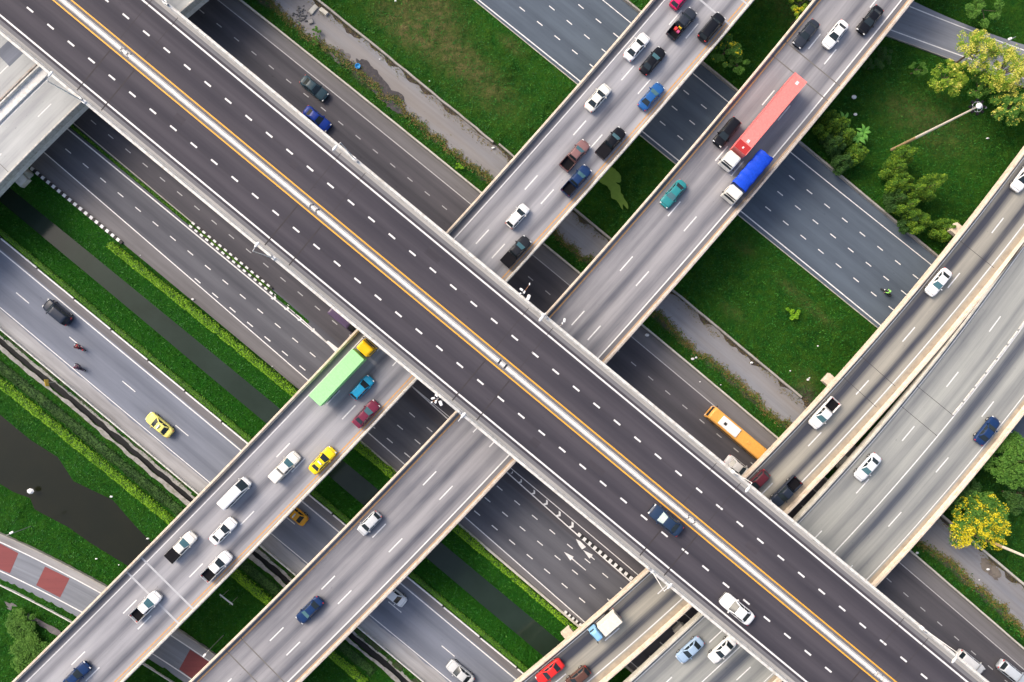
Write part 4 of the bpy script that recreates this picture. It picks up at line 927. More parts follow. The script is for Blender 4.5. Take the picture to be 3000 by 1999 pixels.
# curves run with increasing x+y, i.e. towards the upper right for A,B,D,E (t grows that way)
def dirof(c): d = c.p[-1] - c.p[0]; return 1 if d[1] > 0 else -1
UP = dirof(CA)
for px, py, kind, col, lab, kw in (
 (1865.5, 138, 'sedan', WHITE, 'pure white sedan in the outer lane, uppermost white car on the busy bridge', {}),
 (1912, 178.6, 'sedan', BLACK, 'glossy black sedan behind the uppermost white one, pale windscreen and red rear lamps', dict(teal=True)),  # windscreen uses the teal glass colour
 (1751.6, 287, 'sedan', CREAM, 'cream white sedan alone in the outer lane above the meadow', {}),
 (1908, 283, 'sedan', BLUE, 'mid blue sedan hugging the yellow line near the lower road opening', dict(teal=True)),
 (1790, 419, 'pickup', BLACK, 'black double cab pickup with covered bed beside the yellow line', dict(bed='cover', teal=True)),
 (1684.8, 456, 'pickup', (.22, .12, .12), 'old faded brown pickup with open bed and pale scratched bonnet', dict(teal=True)),
 (1689, 529.6, 'pickup', NAVY, 'dark navy pickup with open bed holding a small white item', dict(teal=True)),
 (1516, 634, 'hatch', WHITE, 'small white hatchback alone near the dark wide bridge', {}),
 (1998, 70, 'pickup', DGREY, 'dark pickup loaded with red and yellow goods near the top edge', {}),
 (2084, 81, 'suv', BLACK, 'long black sport utility car next to the white joint lines at the top', {}),
 (1512, 737, 'pickup', (.02, .022, .028), 'black pickup with flat covered bed just before the dark wide bridge', dict(bed='cover', teal=True)),
 (1996, -8, 'hatch', (.6, .02, .12), 'magenta red car cut off by the top edge of the photo', {}),
 (1060.8, 1135.8, 'hatch', SKYB, 'bright blue hatchback beside the green box truck', {}),
 (1073, 1213, 'sedan', MAROON, 'maroon sedan with pale blue windows by the yellow line', dict(teal=True)),
 (945, 1349, 'sedan', YEL, 'bright yellow taxi with roof sign on the busy bridge', dict(extra='taxi')),
 (836, 1368, 'pickup', CREAM, 'white pickup with white canopy over its bed', dict(bed='canopy', teal=True)),
 (690.6, 1444, 'van', WHITE, 'long white van with dark windscreen on the busy bridge', {}),
 (654.5, 1556, 'sedan', WHITE, 'white sedan with black windows between the van and the pickups', {}),
 (532.5, 1601.6, 'pickup', CREAM, 'white pickup with flat grey bed cover in the outer lane', dict(bed='cover', teal=True)),
 (636, 1659, 'pickup', WHITE, 'white double cab pickup with black bed hugging the yellow line', {}),
 (429, 1776, 'pickup', WHITE, 'white double cab pickup with black bed crossing the pale joint lines', dict(teal=True)),
 (225, 1979, 'sedan', NAVY, 'dark blue sedan at the lower left edge of the photo', {})):
    on(CA, px, py, kind, col, lab, UP, group=GAc, **kw)
for px, py, kind, col, lab, kw in (
 (2361.5, 100, 'sedan', DGREY, 'dark grey sedan close to the yellow line near the top', {}),
 (2446.6, 102, 'sedan', WHITE, 'white sedan in the middle lane beside the dark grey one near the top', {}),
 (2548.7, 59.5, 'sedan', BLACK, 'black sedan in the outer lane at the top of the down left bridge', {}),
 (2128.5, 389, 'suv', BLACK, 'black estate like car with silver bonnet left of the white truck cab', {}),
 (1972.6, 568.6, 'sedan', TEAL, 'teal green sedan below the trucks', dict(teal=True)),
 (1083, 1533, 'hatch', SILVER, 'silver hatchback near the yellow line on the lower part of the down left bridge', {}),
 (907, 1788, 'sedan', NAVY, 'dark blue sedan on the lower part of the down left bridge, alone', dict(teal=True))):
    on(CB, px, py, kind, col, lab, -UP, group=GBc, **kw)
for px, py, kind, col, lab, kw in (
 (2749, 827.6, 'sedan', WHITE, 'white sedan on the upper stretch of the curving ramp', dict(teal=True)),
 (2414, 1211, 'pickup', WHITE, 'white double cab pickup with dark bed on the curving ramp', dict(teal=True)),
 (2219, 1411.6, 'hatch', (.10, .02, .03), 'dark red hatchback coming out from under the dark wide bridge', {}),
 (2301.7, 1441, 'pickup', (.022, .03, .05), 'dark grey blue pickup with open bed by the ramp parapet', {}),
 (2999, 521, 'sedan', WHITE, 'white sedan cut off by the right edge of the photo', {}),
 (1610.7, 1968, 'sedan', RED, 'bright red sedan at the bottom of the curving ramp', {}),
 (1692.7, 1985, 'hatch', (.10, .05, .04), 'dark brown hatchback at the bottom edge next to the red sedan', {})):
    on(CD, px, py, kind, col, lab, -UP, group=GDc, **kw)
for px, py, kind, col, lab, fw, kw in (
 (2541.9, 1369, 'sedan', (.66, .70, .74), 'silver white sedan alone on the left lanes of the wide ramp', -UP, dict(teal=True)),
 (2892.5, 1262, 'sedan', NAVY, 'dark blue sedan in the right lanes of the wide ramp', UP, {}),
 (2021, 1904.6, 'sedan', LBLUE, 'light blue sedan below the dark wide bridge, left of the white one', -UP, {}),
 (2115.6, 1904.6, 'sedan', WHITE, 'white sedan below the dark wide bridge, right of the light blue one', -UP, {})):
    on(CE, px, py, kind, col, lab, fw, group=GEc, **kw)
UT = 1 if (CT.p[-1] - CT.p[0])[0] < 0 else -1            # facing upper left
on(CT, 1950, 1524, 'sedan', (.02, .04, .085), 'dark blue sedan on the dark wide bridge next to its median', UT, teal=True, group='cars on the dark wide bridge', scale=1.22)
on(CT, 2158, 1783.5, 'sedan', WHITE, 'white sedan on the dark wide bridge', UT, group='cars on the dark wide bridge', scale=1.22)
GG = 'vehicles on the ground level roads'
ong(921, 259.5, 'sedan', (.03, .06, .08), 'dark teal black sedan on the lower road near the gravel track', group=GG)
ong(929.4, 348.8, 'sedan', (.01, .04, .28), 'royal blue sedan on the dark lower road close to the dark wide bridge', group=GG)
ong(170, 915.6, 'suv', (.018, .026, .045), 'dark sport utility car on the pale lower road at the left edge', -1, group=GG)
ong(467.5, 1245, 'sedan', PALEY, 'pale yellow taxi on the pale lower road', -1, extra='taxi', group=GG)
ong(862, 1503, 'sedan', ORANGE, 'orange yellow taxi showing from under the busy bridge', -1, extra='taxi', group=GG)
ong(1156, 1745, 'hatch', WHITE, 'white hatchback half hidden under the down left bridge', group=GG)
ong(1348.5, 1970.5, 'sedan', SILVER, 'silver sedan on the pale lower road at the bottom edge', -1, group=GG)
ong(2163, 1371, 'sedan', (.7, .7, .7), 'white sedan mostly hidden where the curving ramp meets the dark wide bridge', group=GG)
ong(2840, 1941, 'suv', WHITE, 'white sport utility car on the lower road at the lower right corner', group=GG)
ong(2962.6, 1970.5, 'suv', (.55, .60, .66), 'silver blue estate car nearest the lower right corner', group=GG)
ong(1012, 937, 'van', (.10, .07, .13), 'dark purple van emerging from under the dark wide bridge by the lane tip', group=GG)

# cargo on two pickups
def cargo(name, label, cat, c, px, py, items):
    t, s = c.proj(px, py, c.z + 1.0); p = c.at(t, s)[0]; root = thing(name, label, cat, (p[0], p[1], c.z + .66), c.ang(t))
    for nm, cc, dd, col in items: mb = MB(); mb.rbox(cc, dd, .05, n=2); obj(nm, mb, paint(col), root)
cargo('cargo_load', 'red, yellow and white boxes piled on the dark pickup near the top edge', 'cargo', CA, 1987, 83, [('crate', (-.3, .25, .25), (.6, .5, .5), (.6, .05, .05)), ('crate', (.35, -.2, .3), (.5, .6, .6), (.7, .5, .05)), ('crate', (.35, .4, .2), (.45, .4, .4), (.75, .75, .75)), ('crate', (-.4, -.35, .2), (.5, .5, .35), (.5, .08, .2))])
cargo('white_jug', 'small white jug lying in the bed of the navy pickup', 'jug', CA, 1684, 540, [('jug', (0, 0, .2), (.32, .26, .4), (.75, .75, .75))])

# trucks
def truck(c, pf, pr, dz, name, label, cat, fwd_up, cab_len, cab_col, body_col, hgt, kind, group, wid=2.6):
    """pf = picture point of the cab front (roof height), pr = picture point of the rear top edge"""
    tf, sf = c.proj(*pf, c.z + 2.8); tr, sr = c.proj(*pr, c.z + hgt); Ln = abs(tf - tr); tm = (tf + tr) / 2; s = (sf + sr) / 2
    p = c.at(tm, s)[0]; a = c.ang(tm) + (0 if tf > tr else math.pi); o = thing(name, label, cat, (p[0], p[1], c.z), a, group); h = Ln / 2
    mb = MB(); x0 = h - cab_len
    mb.rbox(((h + x0) / 2, 0, 1.05), (cab_len, wid - .1, 1.3), .15)
    rings = [rrect(h - .02, x0, wid / 2 - .05, 1.6, .2), rrect(h - .18, x0 + .02, wid / 2 - .08, 2.3, .2), rrect(h - .42, x0 + .05, wid / 2 - .16, 2.72, .22), rrect(h - .65, x0 + .25, wid / 2 - .4, 2.84, .2)]
    mb.loft(rings); cab = obj('cab', mb, paint(cab_col), o, smooth=False)
    mb = MB(); panel(mb, (h - .02, wid / 2 - .1, 1.65), (h - .02, -wid / 2 + .1, 1.65), (h - .38, -wid / 2 + .2, 2.62), (h - .38, wid / 2 - .2, 2.62), .05, (.05, .05, .08, .06), 6, .02); obj('windshield', mb, M['glass'], o)
    for sy in (-1, 1):
        mb = MB(); mb.box((x0 + cab_len * .55, sy * (wid / 2 - .065), 2.0), (cab_len * .5, .04, .5)); obj('side_window', mb, M['glass'], o)
        mb = MB(); mb.box((h - .15, sy * (wid / 2 + .14), 2.1), (.10, .22, .5)); obj('mirror', mb, M['black'], o)
        mb = MB(); mb.rbox((h - .02, sy * .85, .85), (.12, .35, .22), .04, n=2); obj('headlight', mb, M['lamp_clear'], o)
    mb = MB(); mb.box((-.5, 0, .85), (Ln - 1.6, .9, .3)); obj('chassis', mb, M['black'], o)
    bx1 = x0 - .35; bx0 = -h
    if kind == 'box':
        mb = MB(); mb.rbox(((bx0 + bx1) / 2, 0, (1.15 + hgt) / 2), (bx1 - bx0, wid, hgt - 1.15), .05, n=2); b_ = obj('cargo_box', mb, paint(body_col, .5, .15), o)
        mb = MB(); sd_ = MB()
        for x in np.arange(bx0 + .5, bx1 - .3, 1.2): mb.box((x, 0, hgt + .008), (.03, wid - .1, .02))
        obj('roof_rib', mb, paint(mul(body_col, .85), .5), b_)
    elif kind == 'container':
        mb = MB(); n = int((bx1 - bx0) / .28); mb.rbox(((bx0 + bx1) / 2, 0, (1.35 + hgt) / 2), (bx1 - bx0, wid - .06, hgt - 1.39), .03, n=1)
        for i in range(n):
            x = bx0 + .25 + i * .28
            for sy in (-1, 1): mb.box((x, sy * (wid / 2 - .02), (1.4 + hgt) / 2), (.14, .05, hgt - 1.6))
            mb.box((x, 0, hgt - .012), (.16, wid - .3, .035))
        for sy in (-1, 1): mb.box(((bx0 + bx1) / 2, sy * (wid / 2 - .03), hgt - .02), (bx1 - bx0, .08, .10))
        b_ = obj('container', mb, paint(body_col, .5, .2), o)
        mb = MB(); mb.rbox((bx1 + .012, 0, (1.5 + hgt) / 2), (.06, wid - .25, hgt - 1.7), .02, n=1); obj('front_panel', mb, paint(mul(body_col, .55), .5), b_)
        mb = MB(); mb.box((bx1 - .75, 0, hgt + .022), (1.5, wid - .22, .03)); obj('roof_panel', mb, paint((.42, .035, .035), .5), b_)
        for x, d_ in ((bx1 - 2.0, .55), (bx0 + 1.2, .6), (bx1 - .7, .35)):
            mb = MB(); mb.box((x, .1, hgt + .045), (d_, d_ * .8, .02)); obj('roof_marking', mb, M['line'], b_)
    elif kind == 'tarp':
        mb = MB(); mb.box(((bx0 + bx1) / 2, 0, 1.45), (bx1 - bx0, wid - .05, .9)); obj('cargo_bed', mb, paint((.06, .09, .22)), o)
        rings = []; N = 18
        for i in range(N):
            t = i / (N - 1); x = bx1 - .05 - (bx1 - bx0 + .35) * t; wob = .14 * math.sin(i * 1.9) + .10 * random.uniform(-1, 1); ring = []
            for j, (yy, zz) in enumerate(((-1.0, -.9), (-1.0, -.15), (-.8, .0), (-.4, .12), (0, .16), (.4, .10), (.8, -.02), (1.0, -.2), (1.0, -.9))):
                fl = .30 * max(0, t - .8) * 5 * abs(yy) * (1 if yy > 0 else .5)
                ring.append((x - fl * .9 + .06 * math.sin(j * 2 + i), yy * (wid / 2 + .03) * (1 + .05 * math.sin(i * 1.3 + j)), 2.55 + zz + wob * (.3 if abs(yy) > .9 else 1)))
            rings.append(ring)
        mb = MB(); mb.loft(rings, closed=False, cap=False); mb.loft([[(x, y, z - .03) for x, y, z in r] for r in rings], closed=False, cap=False)
        obj('tarpaulin', mb, paint(body_col, .55, .3), o, smooth=True)
    for x in ([h - 1.0] + ([-h + 1.3, -h + 2.6] if Ln > 8 else [-h + 1.3]) + ([h - cab_len - 1.6] if Ln > 13 else [])):
        for sy in (-1, 1):
            mb = MB(); mb.tube((x, sy * (wid / 2 - .34), .5), (x, sy * (wid / 2 - .06), .5), .5, n=16); obj('wheel', mb, M['rubber'], o)
    for sy in (-1, 1): mb = MB(); mb.box((-h - .01, sy * .95, 1.0), (.05, .3, .15)); obj('taillight', mb, M['lamp_red'], o)
    return o
truck(CA, (1083, 1006), (920, 1174), 0, 'box_truck', 'truck with yellow cab and pale green box body on the busy bridge', 'truck', True, 2.1, (.85, .52, .01), (.36, .80, .34), 3.6, 'box', GAc)
truck(CB, (2128, 480), (2350, 228), 0, 'container_truck', 'long truck with white cab and faded red container on the down left bridge', 'truck', False, 2.3, (.80, .79, .74), (.92, .25, .23), 3.75, 'container', GBc, wid=2.5)
truck(CB, (2136, 576), (2248, 460), 0, 'tarp_truck', 'truck with cream cab and loose bright blue tarpaulin over its load', 'truck', False, 2.0, (.76, .74, .68), (.01, .07, .62), 3.0, 'tarp', GBc, wid=2.6)
truck(CD, (1735, 1871), (1815, 1813), 0, 'box_truck', 'small truck with light blue cab and cream white box on the curving ramp', 'truck', False, 1.5, (.25, .50, .78), (.72, .70, .62), 2.9, 'box', GDc, wid=2.0)
# bus
def bus():
    x, y = W(2161, 1271, 2.6); o = thing('city_bus', 'orange bus with white roof unit on the lower road, tail under the curving ramp', 'bus', (x, y, 0), math.pi - GA - R(.8), GG); Lb, Wb = 12.0, 2.5
    mb = MB(); rings = []
    for z, ins in ((.35, 0), (1.2, 0), (2.5, .04), (2.85, .12), (2.98, .32)): rings.append(rrect(Lb / 2 - ins, -Lb / 2 + ins, Wb / 2 - ins, z, .32))
    mb.loft(rings); obj('body', mb, paint((.80, .40, .09), .45, .2), o)
    for sy in (-1, 1):
        mb = MB(); mb.box((-.2, sy * (Wb / 2 - .03), 1.85), (Lb - 1.6, .06, .85)); obj('window', mb, M['glass'], o)
    mb = MB(); mb.box((Lb / 2 - .03, 0, 1.85), (.07, Wb - .5, 1.2)); obj('windshield', mb, M['glass'], o)
    mb = MB(); mb.rbox((2.0, 0, 3.05), (4.0, 1.75, .24), .1); ac = obj('air_conditioner', mb, M['metal_white'], o)
    mb = MB(); mb.box((2.9, .12, 3.18), (.55, .5, .04)); obj('vent', mb, M['black'], ac)
    mb = MB(); mb.rbox((-2.4, 0, 3.0), (.6, .6, .1), .05); obj('roof_hatch', mb, paint((.72, .36, .09), .5), o)
    for x_ in (4.0, -3.4):
        for sy in (-1, 1): mb = MB(); mb.tube((x_, sy * .9, .5), (x_, sy * 1.27, .5), .5, n=16); obj('wheel', mb, M['rubber'], o)
    for sy in (-1, 1): mb = MB(); mb.box((Lb / 2 + .0, sy * .9, .8), (.06, .35, .2)); obj('headlight', mb, M['lamp_clear'], o)
    for sy in (-1, 1): mb = MB(); mb.box((Lb / 2 - .3, sy * 1.42, 2.2), (.12, .25, .45)); obj('mirror', mb, M['black'], o)
bus()
# motorbikes and riders
def motorbike(px, py, fwd, col, lab, shirt, rlab, helmet):
    x, y = W(px, py, .8); a = -GA + (0 if fwd > 0 else math.pi); o = thing('motorcycle', lab, 'motorcycle', (x, y, .012), a); o.scale = (1.2,) * 3
    for xx, nm in ((.62, 'wheel'), (-.62, 'wheel')):
        mb = MB(); n = 16; mb.loft([[(xx + (.30 + .05 * math.cos(q)) * math.cos(2 * math.pi * i / n), .05 * math.sin(q), .30 + (.30 - .02 + .05 * math.cos(q)) * math.sin(2 * math.pi * i / n)) for q in np.linspace(0, 2 * math.pi, 6, endpoint=False)] for i in range(n + 1)], cap=False); obj(nm, mb, M['rubber'], o)
    mb = MB(); mb.tube((.62, 0, .30), (.42, 0, .95), .04); mb.tube((-.62, 0, .30), (-.1, 0, .5), .04); mb.rbox((0, 0, .48), (.7, .24, .34), .08); mb.rbox((-.55, 0, .72), (.5, .2, .1), .04); mb.rbox((.42, 0, .7), (.25, .3, .35), .08); obj('frame', mb, paint(col), o)
    mb = MB(); mb.rbox((-.22, 0, .76), (.72, .26, .12), .05); obj('seat', mb, M['black'], o)
    mb = MB(); mb.tube((.40, -.32, 1.0), (.44, 0, .96), .018); mb.tube((.44, 0, .96), (.40, .32, 1.0), .018); obj('handlebar', mb, M['black'], o)
    mb = MB(); mb.ball((.60, 0, .85), .09); obj('headlight', mb, M['lamp_clear'], o)
    def skin(name, P, E, Rr, mat, parent=None, loc=None):
        me = bpy.data.meshes.new(name); me.from_pydata(P, E, []); me.materials.append(mat); q = bpy.data.objects.new(name, me); COL.objects.link(q)
        if parent is not None: q.parent = parent
        m_ = q.modifiers.new('skin', 'SKIN'); m_.use_smooth_shade = True
        for i, v in enumerate(me.skin_vertices[0].data): v.radius = (Rr[i], Rr[i]); v.use_root = (i == 0)
        sb = q.modifiers.new('sub', 'SUBSURF'); sb.levels = 1; sb.render_levels = 1; return q
    P = [(-.20, 0, .88), (-.10, 0, 1.10), (0, 0, 1.34), (.04, 0, 1.46), (.07, 0, 1.60), (.02, .19, 1.38), (.18, .27, 1.17), (.37, .30, 1.04), (.02, -.19, 1.38), (.18, -.27, 1.17), (.37, -.30, 1.04),
         (-.14, .12, .84), (.22, .20, .80), (.10, .19, .38), (.24, .19, .33), (-.14, -.12, .84), (.22, -.20, .80), (.10, -.19, .38), (.24, -.19, .33)]
    E = [(0, 1), (1, 2), (2, 3), (3, 4), (2, 5), (5, 6), (6, 7), (2, 8), (8, 9), (9, 10), (0, 11), (11, 12), (12, 13), (13, 14), (0, 15), (15, 16), (16, 17), (17, 18)]
    Rr = [.15, .14, .15, .065, .10, .08, .055, .04, .08, .055, .04, .10, .085, .06, .045, .10, .085, .06, .045]
    r = skin('person', P, E, Rr, M['skin']); r.location = (x, y, .012); r.rotation_euler = (0, 0, a); r.scale = (1.2,) * 3; tag(r, rlab, 'person')
    skin('jacket', [P[i] for i in (0, 1, 2, 5, 6, 7, 8, 9, 10)], [(0, 1), (1, 2), (2, 3), (3, 4), (4, 5), (2, 6), (6, 7), (7, 8)], [.165, .165, .175, .10, .07, .05, .10, .07, .05], M_s(shirt), r)
    skin('trousers', [P[i] for i in (0, 11, 12, 13, 15, 16, 17)], [(0, 1), (1, 2), (2, 3), (0, 4), (4, 5), (5, 6)], [.16, .115, .10, .07, .115, .10, .07], M['denim'], r)
    mb = MB(); mb.ball((.07, 0, 1.63), (.15, .13, .15), 14); obj('helmet', mb, paint(helmet), r, smooth=True)
    for sy in (-1, 1):      # hands closed on the grips: palm, four fingers and thumb
        mb = MB(); mb.ball((.385, sy * .30, 1.02), (.045, .05, .03), 8)
        for f in range(4): mb.tube((.40, sy * (.27 + .02 * f), 1.03), (.435, sy * (.27 + .02 * f), 1.0), .009, n=5); mb.tube((.435, sy * (.27 + .02 * f), 1.0), (.42, sy * (.27 + .02 * f), .975), .008, n=5)
        mb.tube((.38, sy * .26, 1.01), (.405, sy * .245, .98), .010, n=5); obj('glove', mb, M['black'], r)
def M_s(c):
    k = 'cloth_%s' % (c,)
    if k not in M: M[k] = plain('jacket cloth', c, .9, .1, .25, 8)
    return M[k]
motorbike(231.6, 1017.6, -1, (.45, .03, .05), 'red motorcycle on the dashed line of the pale lower road', (.35, .06, .07), 'rider in dark red jacket on the motorcycle nearer the dashed line', (.10, .03, .04))
motorbike(231.6, 1077, -1, (.08, .06, .10), 'dark motorcycle near the shoulder line of the pale lower road', (.14, .07, .12), 'rider in plum dark jacket on the motorcycle nearer the shoulder', (.22, .04, .08))
motorbike(2599, 857, -1, (.05, .05, .06), 'dark motorcycle with green clad rider on the blue grey lower road', (.25, .62, .12), 'rider in bright green jacket next to the curving ramp', (.30, .62, .18))

# ------------------------------------------------------------------ lamps, masts, signs
def street_lamp(t, side, label):
    s = side * (HW - .2); p = CT.at(t, s)[0]; inn = CT.at(t, s - side)[0] - p; a = math.atan2(inn[1], inn[0])
    o = thing('street_lamp', label, 'street lamp', (p[0], p[1], ZT + .85), a, 'lamps on the parapets of the dark wide bridge')
    mb = MB(); mb.box((0, 0, .1), (.5, .5, .25)); mb.tube((0, 0, .1), (0, 0, 8.4), .10, .055, 10); mb.tube((0, 0, 8.35), (.9, 0, 8.7), .05, .04, 8); obj('pole', mb, M['metal_white'], o, smooth=False)
    mb = MB(); mb.loft([[(x, y * w_, 8.72 + zz * .09) for y, zz in ((-1, 0), (-.7, .8), (0, 1.1), (.7, .8), (1, 0), (.6, -.7), (-.6, -.7))] for x, w_ in ((.6, .09), (.8, .18), (1.15, .22), (1.45, .17), (1.6, .06))]); obj('lamp_head', mb, M['metal_white'], o, smooth=True)
    mb = MB(); mb.rbox((.05, .55, .25), (.35, .5, .5), .06); obj('junction_box', mb, M['metal'], o)
lampname = {(1, 0): 'at the very top left corner', (1, 1): 'beside the dark lower road near the gravel track', (1, 2): 'with cameras close by, right of the centre', (1, 3): 'above the curving ramp', (1, 4): 'at lower right above two pale cars',
            (-1, 0): 'leaning over the pale ramp at upper left', (-1, 1): 'beside the planted island', (-1, 2): 'with cameras close by, left of the centre', (-1, 3): 'above the ramp with the small blue cab truck'}
for (side, k), lab in lampname.items():
    t = CT.proj(*tp(JT[k + 1] + (4 if side < 0 else 0), 0))[0]
    # side: +1 = upper right parapet
    sgn = 1 if CT.proj(*tp(1000, 150))[1] > 0 else -1
    street_lamp(t, side * sgn, 'slim white street lamp on the parapet ' + lab)
def cctv(px, py, label, arms):
    z0 = ZT + .9; x, y = W(px, py, z0); o = thing('camera_pole', label, 'camera pole', (x, y, z0)); mb = MB(); mb.tube((0, 0, -.4), (0, 0, 2.6), .05); obj('pole', mb, M['metal'], o)
    for dx, dy, sz in arms:
        mb = MB(); mb.tube((0, 0, 2.3), (dx, dy, 2.5), .035); ar = obj('arm', mb, M['rust'] if sz < .35 else M['metal'], o)
        mb = MB(); mb.rbox((0, 0, 0), (sz, sz * .62, sz * .5), .04, n=2); mb.tube((sz * .45, 0, 0), (sz * .6, 0, 0), sz * .2, n=8); obj('camera', mb, M['metal_white'], o, loc=(dx, dy, 2.5), rz=math.atan2(dy, dx) + .4)
cctv(1533, 862, 'pole with white cameras and a rusty arm above the dark road opening', [(-.3, .5, .5), (.9, 1.3, .3), (.1, .1, .4), (-.5, -.1, .35)])
cctv(1545, 877, 'white cabinet pole on the parapet right of the camera pole', [(.1, .1, .75)])
cctv(1640, 955, 'rusty bracket with a white double camera near the centre of the photo', [(.5, .75, .55), (.2, .3, .3)])
cctv(1288, 1165, 'pole with crossed white cameras on the lower left parapet near the centre', [(-.7, .1, .5), (-.2, .5, .45), (-.3, -.4, .45), (-.9, -.5, .3)])
cctv(1296, 1175, 'white cabinet pole on the lower left parapet near the centre', [(0, -.1, .7)])
def high_mast(px, py, h, label):
    x, y = W(px, py, 0); o = thing('high_mast_light', label, 'high mast light', (x, y, 0)); mb = MB(); mb.tube((0, 0, h * .33), (0, 0, h), .24, .13, 12); obj('pole', mb, M['mast'], o); mb = MB(); mb.rbox((0, 0, .0), (.9, .9, .3), .1); mb.tube((0, 0, 0), (0, 0, h * .332), .30, .25, 12); obj('pole', mb, M['mast_low'], o)
    mb = MB(); n = 24; mb.loft([[((.75 + .05 * math.cos(q)) * math.cos(2 * math.pi * i / n), (.75 + .05 * math.cos(q)) * math.sin(2 * math.pi * i / n), h - .3 + .05 * math.sin(q)) for q in np.linspace(0, 2 * math.pi, 6, endpoint=False)] for i in range(n + 1)], cap=False)
    for i in range(4): a = math.pi / 2 * i; mb.tube((0, 0, h - .3), (.75 * math.cos(a), .75 * math.sin(a), h - .3), .03)
    obj('ring', mb, M['metal'], o); mb = MB(); mb.ball((0, 0, h + .05), (.45, .45, .28), 16); obj('cap', mb, M['metal_white'], o, smooth=True)
    for i in range(8):
        a = 2 * math.pi * i / 8; mb = MB(); mb.rbox((0, 0, 0), (.45, .36, .2), .05, n=2); obj('floodlight', mb, M['liner'], o, loc=(.98 * math.cos(a), .98 * math.sin(a), h - .3), rz=a)
high_mast(2612, 440, 22.8, 'tall white mast with a ring of floodlights standing on the meadow by the trees')
high_mast(2850, 1566, 22.8, 'tall white mast behind the yellow blossom tree, its head out of the photo')
def signboard(px, py, z, w_, h_, rz, mat, label, cat='sign', tilt=0, posts=2, extra=None):
    x, y = W(px, py, z); o = thing('road_sign', label, cat, (x, y, 0), rz)
    mb = MB(); mb.rbox((0, 0, 0), (.08, w_, h_), .02, n=1); b_ = obj('board', mb, mat, o, loc=(0, 0, z)); b_.rotation_euler = (0, tilt, 0)
    for k in range(posts):
        yy = 0 if posts == 1 else (-.35 + .7 * k) * w_; mb = MB(); mb.tube((-.12, yy, -.1), (-.12, yy, z + h_ * .3), .05); obj('post', mb, M['metal'], o)
    if extra: extra(o, z)
ysign = NT('yellow sign sheeting', .4, .4).base((.78, .50, .03)).mat
signboard(137, 1122, 3.0, 1.2, 1.9, R(10), ysign, 'yellow board on a post beside the ditch and thin barrier', posts=1, tilt=R(18))
signboard(663, 1757, 3.2, 2.9, .9, R(52), M['metal_white'], 'long pale board on two posts on the grass between the bridges', tilt=R(40))
def ring_(o, z):
    mb = MB(); mb.tube((.045, 0, z), (.06, 0, z), .30, n=20); obj('blue_disc', mb, NT('blue sheeting', .4).base((.02, .06, .5)).mat, o)
signboard(2681, 672, 2.6, .85, .95, R(205), M['metal_white'], 'small white sign with a blue disc behind the blue grey lower road', posts=1, tilt=R(20), extra=ring_)
def short_lamp(px, py, zt, label, rz=0):
    x, y = W(px, py, zt); o = thing('street_lamp', label, 'street lamp', (x, y, 0), rz); mb = MB(); mb.tube((0, 0, -.1), (0, 0, zt), .08, .05); mb.tube((0, 0, zt), (.9, 0, zt + .1), .04); obj('pole', mb, M['metal'], o)
    mb = MB(); mb.rbox((1.1, 0, zt + .1), (.7, .36, .14), .08); obj('lamp_head', mb, M['metal_white'], o)
short_lamp(2976, 108, 7, 'white street lamp at the far corner road, upper right', R(200))
short_lamp(612, 1905, 6, 'grey street lamp beside the red patched lane between the bridges', R(230))
short_lamp(18, 1570, 6, 'pale street lamp by the red patched lane at the left edge', R(30))

# ------------------------------------------------------------------ trees
def limb(mb, p, q, r0, r1, seg=4, wob=.15):
    p, q = Vector(p), Vector(q); prev = p
    for i in range(seg):
        t = (i + 1) / seg; n_ = p.lerp(q, t) + Vector((random.uniform(-wob, wob), random.uniform(-wob, wob), 0)) * (1 if i < seg - 1 else 0)
        mb.tube(prev, n_, r0 + (r1 - r0) * i / seg, r0 + (r1 - r0) * t, 7); prev = n_
def tree(px, py, h, rad, mat, label, leaves=5000, cl=26, flower=None, fl_frac=0, size=.28, flat=.55, cat='tree', name='broadleaf_tree', bias=(0, 0)):
    """px,py: picture point of the crown centre"""
    zc = h * .72; x, y = W(px, py, zc); o = thing(name, label, cat, (x, y, 0)); mb = MB(); limb(mb, (0, 0, -.2), (random.uniform(-.2, .2), random.uniform(-.2, .2), h * .55), .22 * h / 8, .12 * h / 8)
    C_ = []
    for i in range(cl):
        th = random.uniform(0, 2 * math.pi); r = rad * math.sqrt(random.uniform(.02, 1)) ; zz = zc + (h - zc) * (1 - (r / rad) ** 2) * random.uniform(.3, 1) - (h * .12) * random.random()
        C_.append((r * math.cos(th), r * math.sin(th), zz, rad * random.uniform(.14, .32)))
    for c in C_[::2]: limb(mb, (0, 0, h * .5), c[:3], .08 * h / 8, .02, 3, .1)
    obj('trunk', mb, M['bark'], o)
    C_ = np.array(C_); n = leaves; k = rng.integers(0, cl, n); d = rng.normal(size=(n, 3)); d /= np.linalg.norm(d, axis=1)[:, None]
    r = C_[k, 3] * rng.uniform(.35, 1.0, n) ** .6; P = C_[k, :3] + d * r[:, None] * np.array([1, 1, flat])
    fm = rng.uniform(0, 1, n) < fl_frac if flower else np.zeros(n, bool)
    if flower:
        fn = fnoise(P[:, 0] * 1.3 + px, P[:, 1] * 1.3 + py, 3, 31) + (P[:, 0] * bias[0] + P[:, 1] * bias[1]) / rad; fm = (fn + rng.normal(0, .07, n) > np.quantile(fn, 1 - fl_frac)) & (d[:, 2] > -.3)
    V, Fc = leaf_cloud(P[~fm], size, 1.0); np_mesh('crown', V, Fc, mat, o, smooth=False)
    if flower:
        Q = P[fm] + np.array([0, 0, .12]); V, Fc = leaf_cloud(Q, size * .85, .9); np_mesh('blossom', V, Fc, flower, o, smooth=False)
    return o
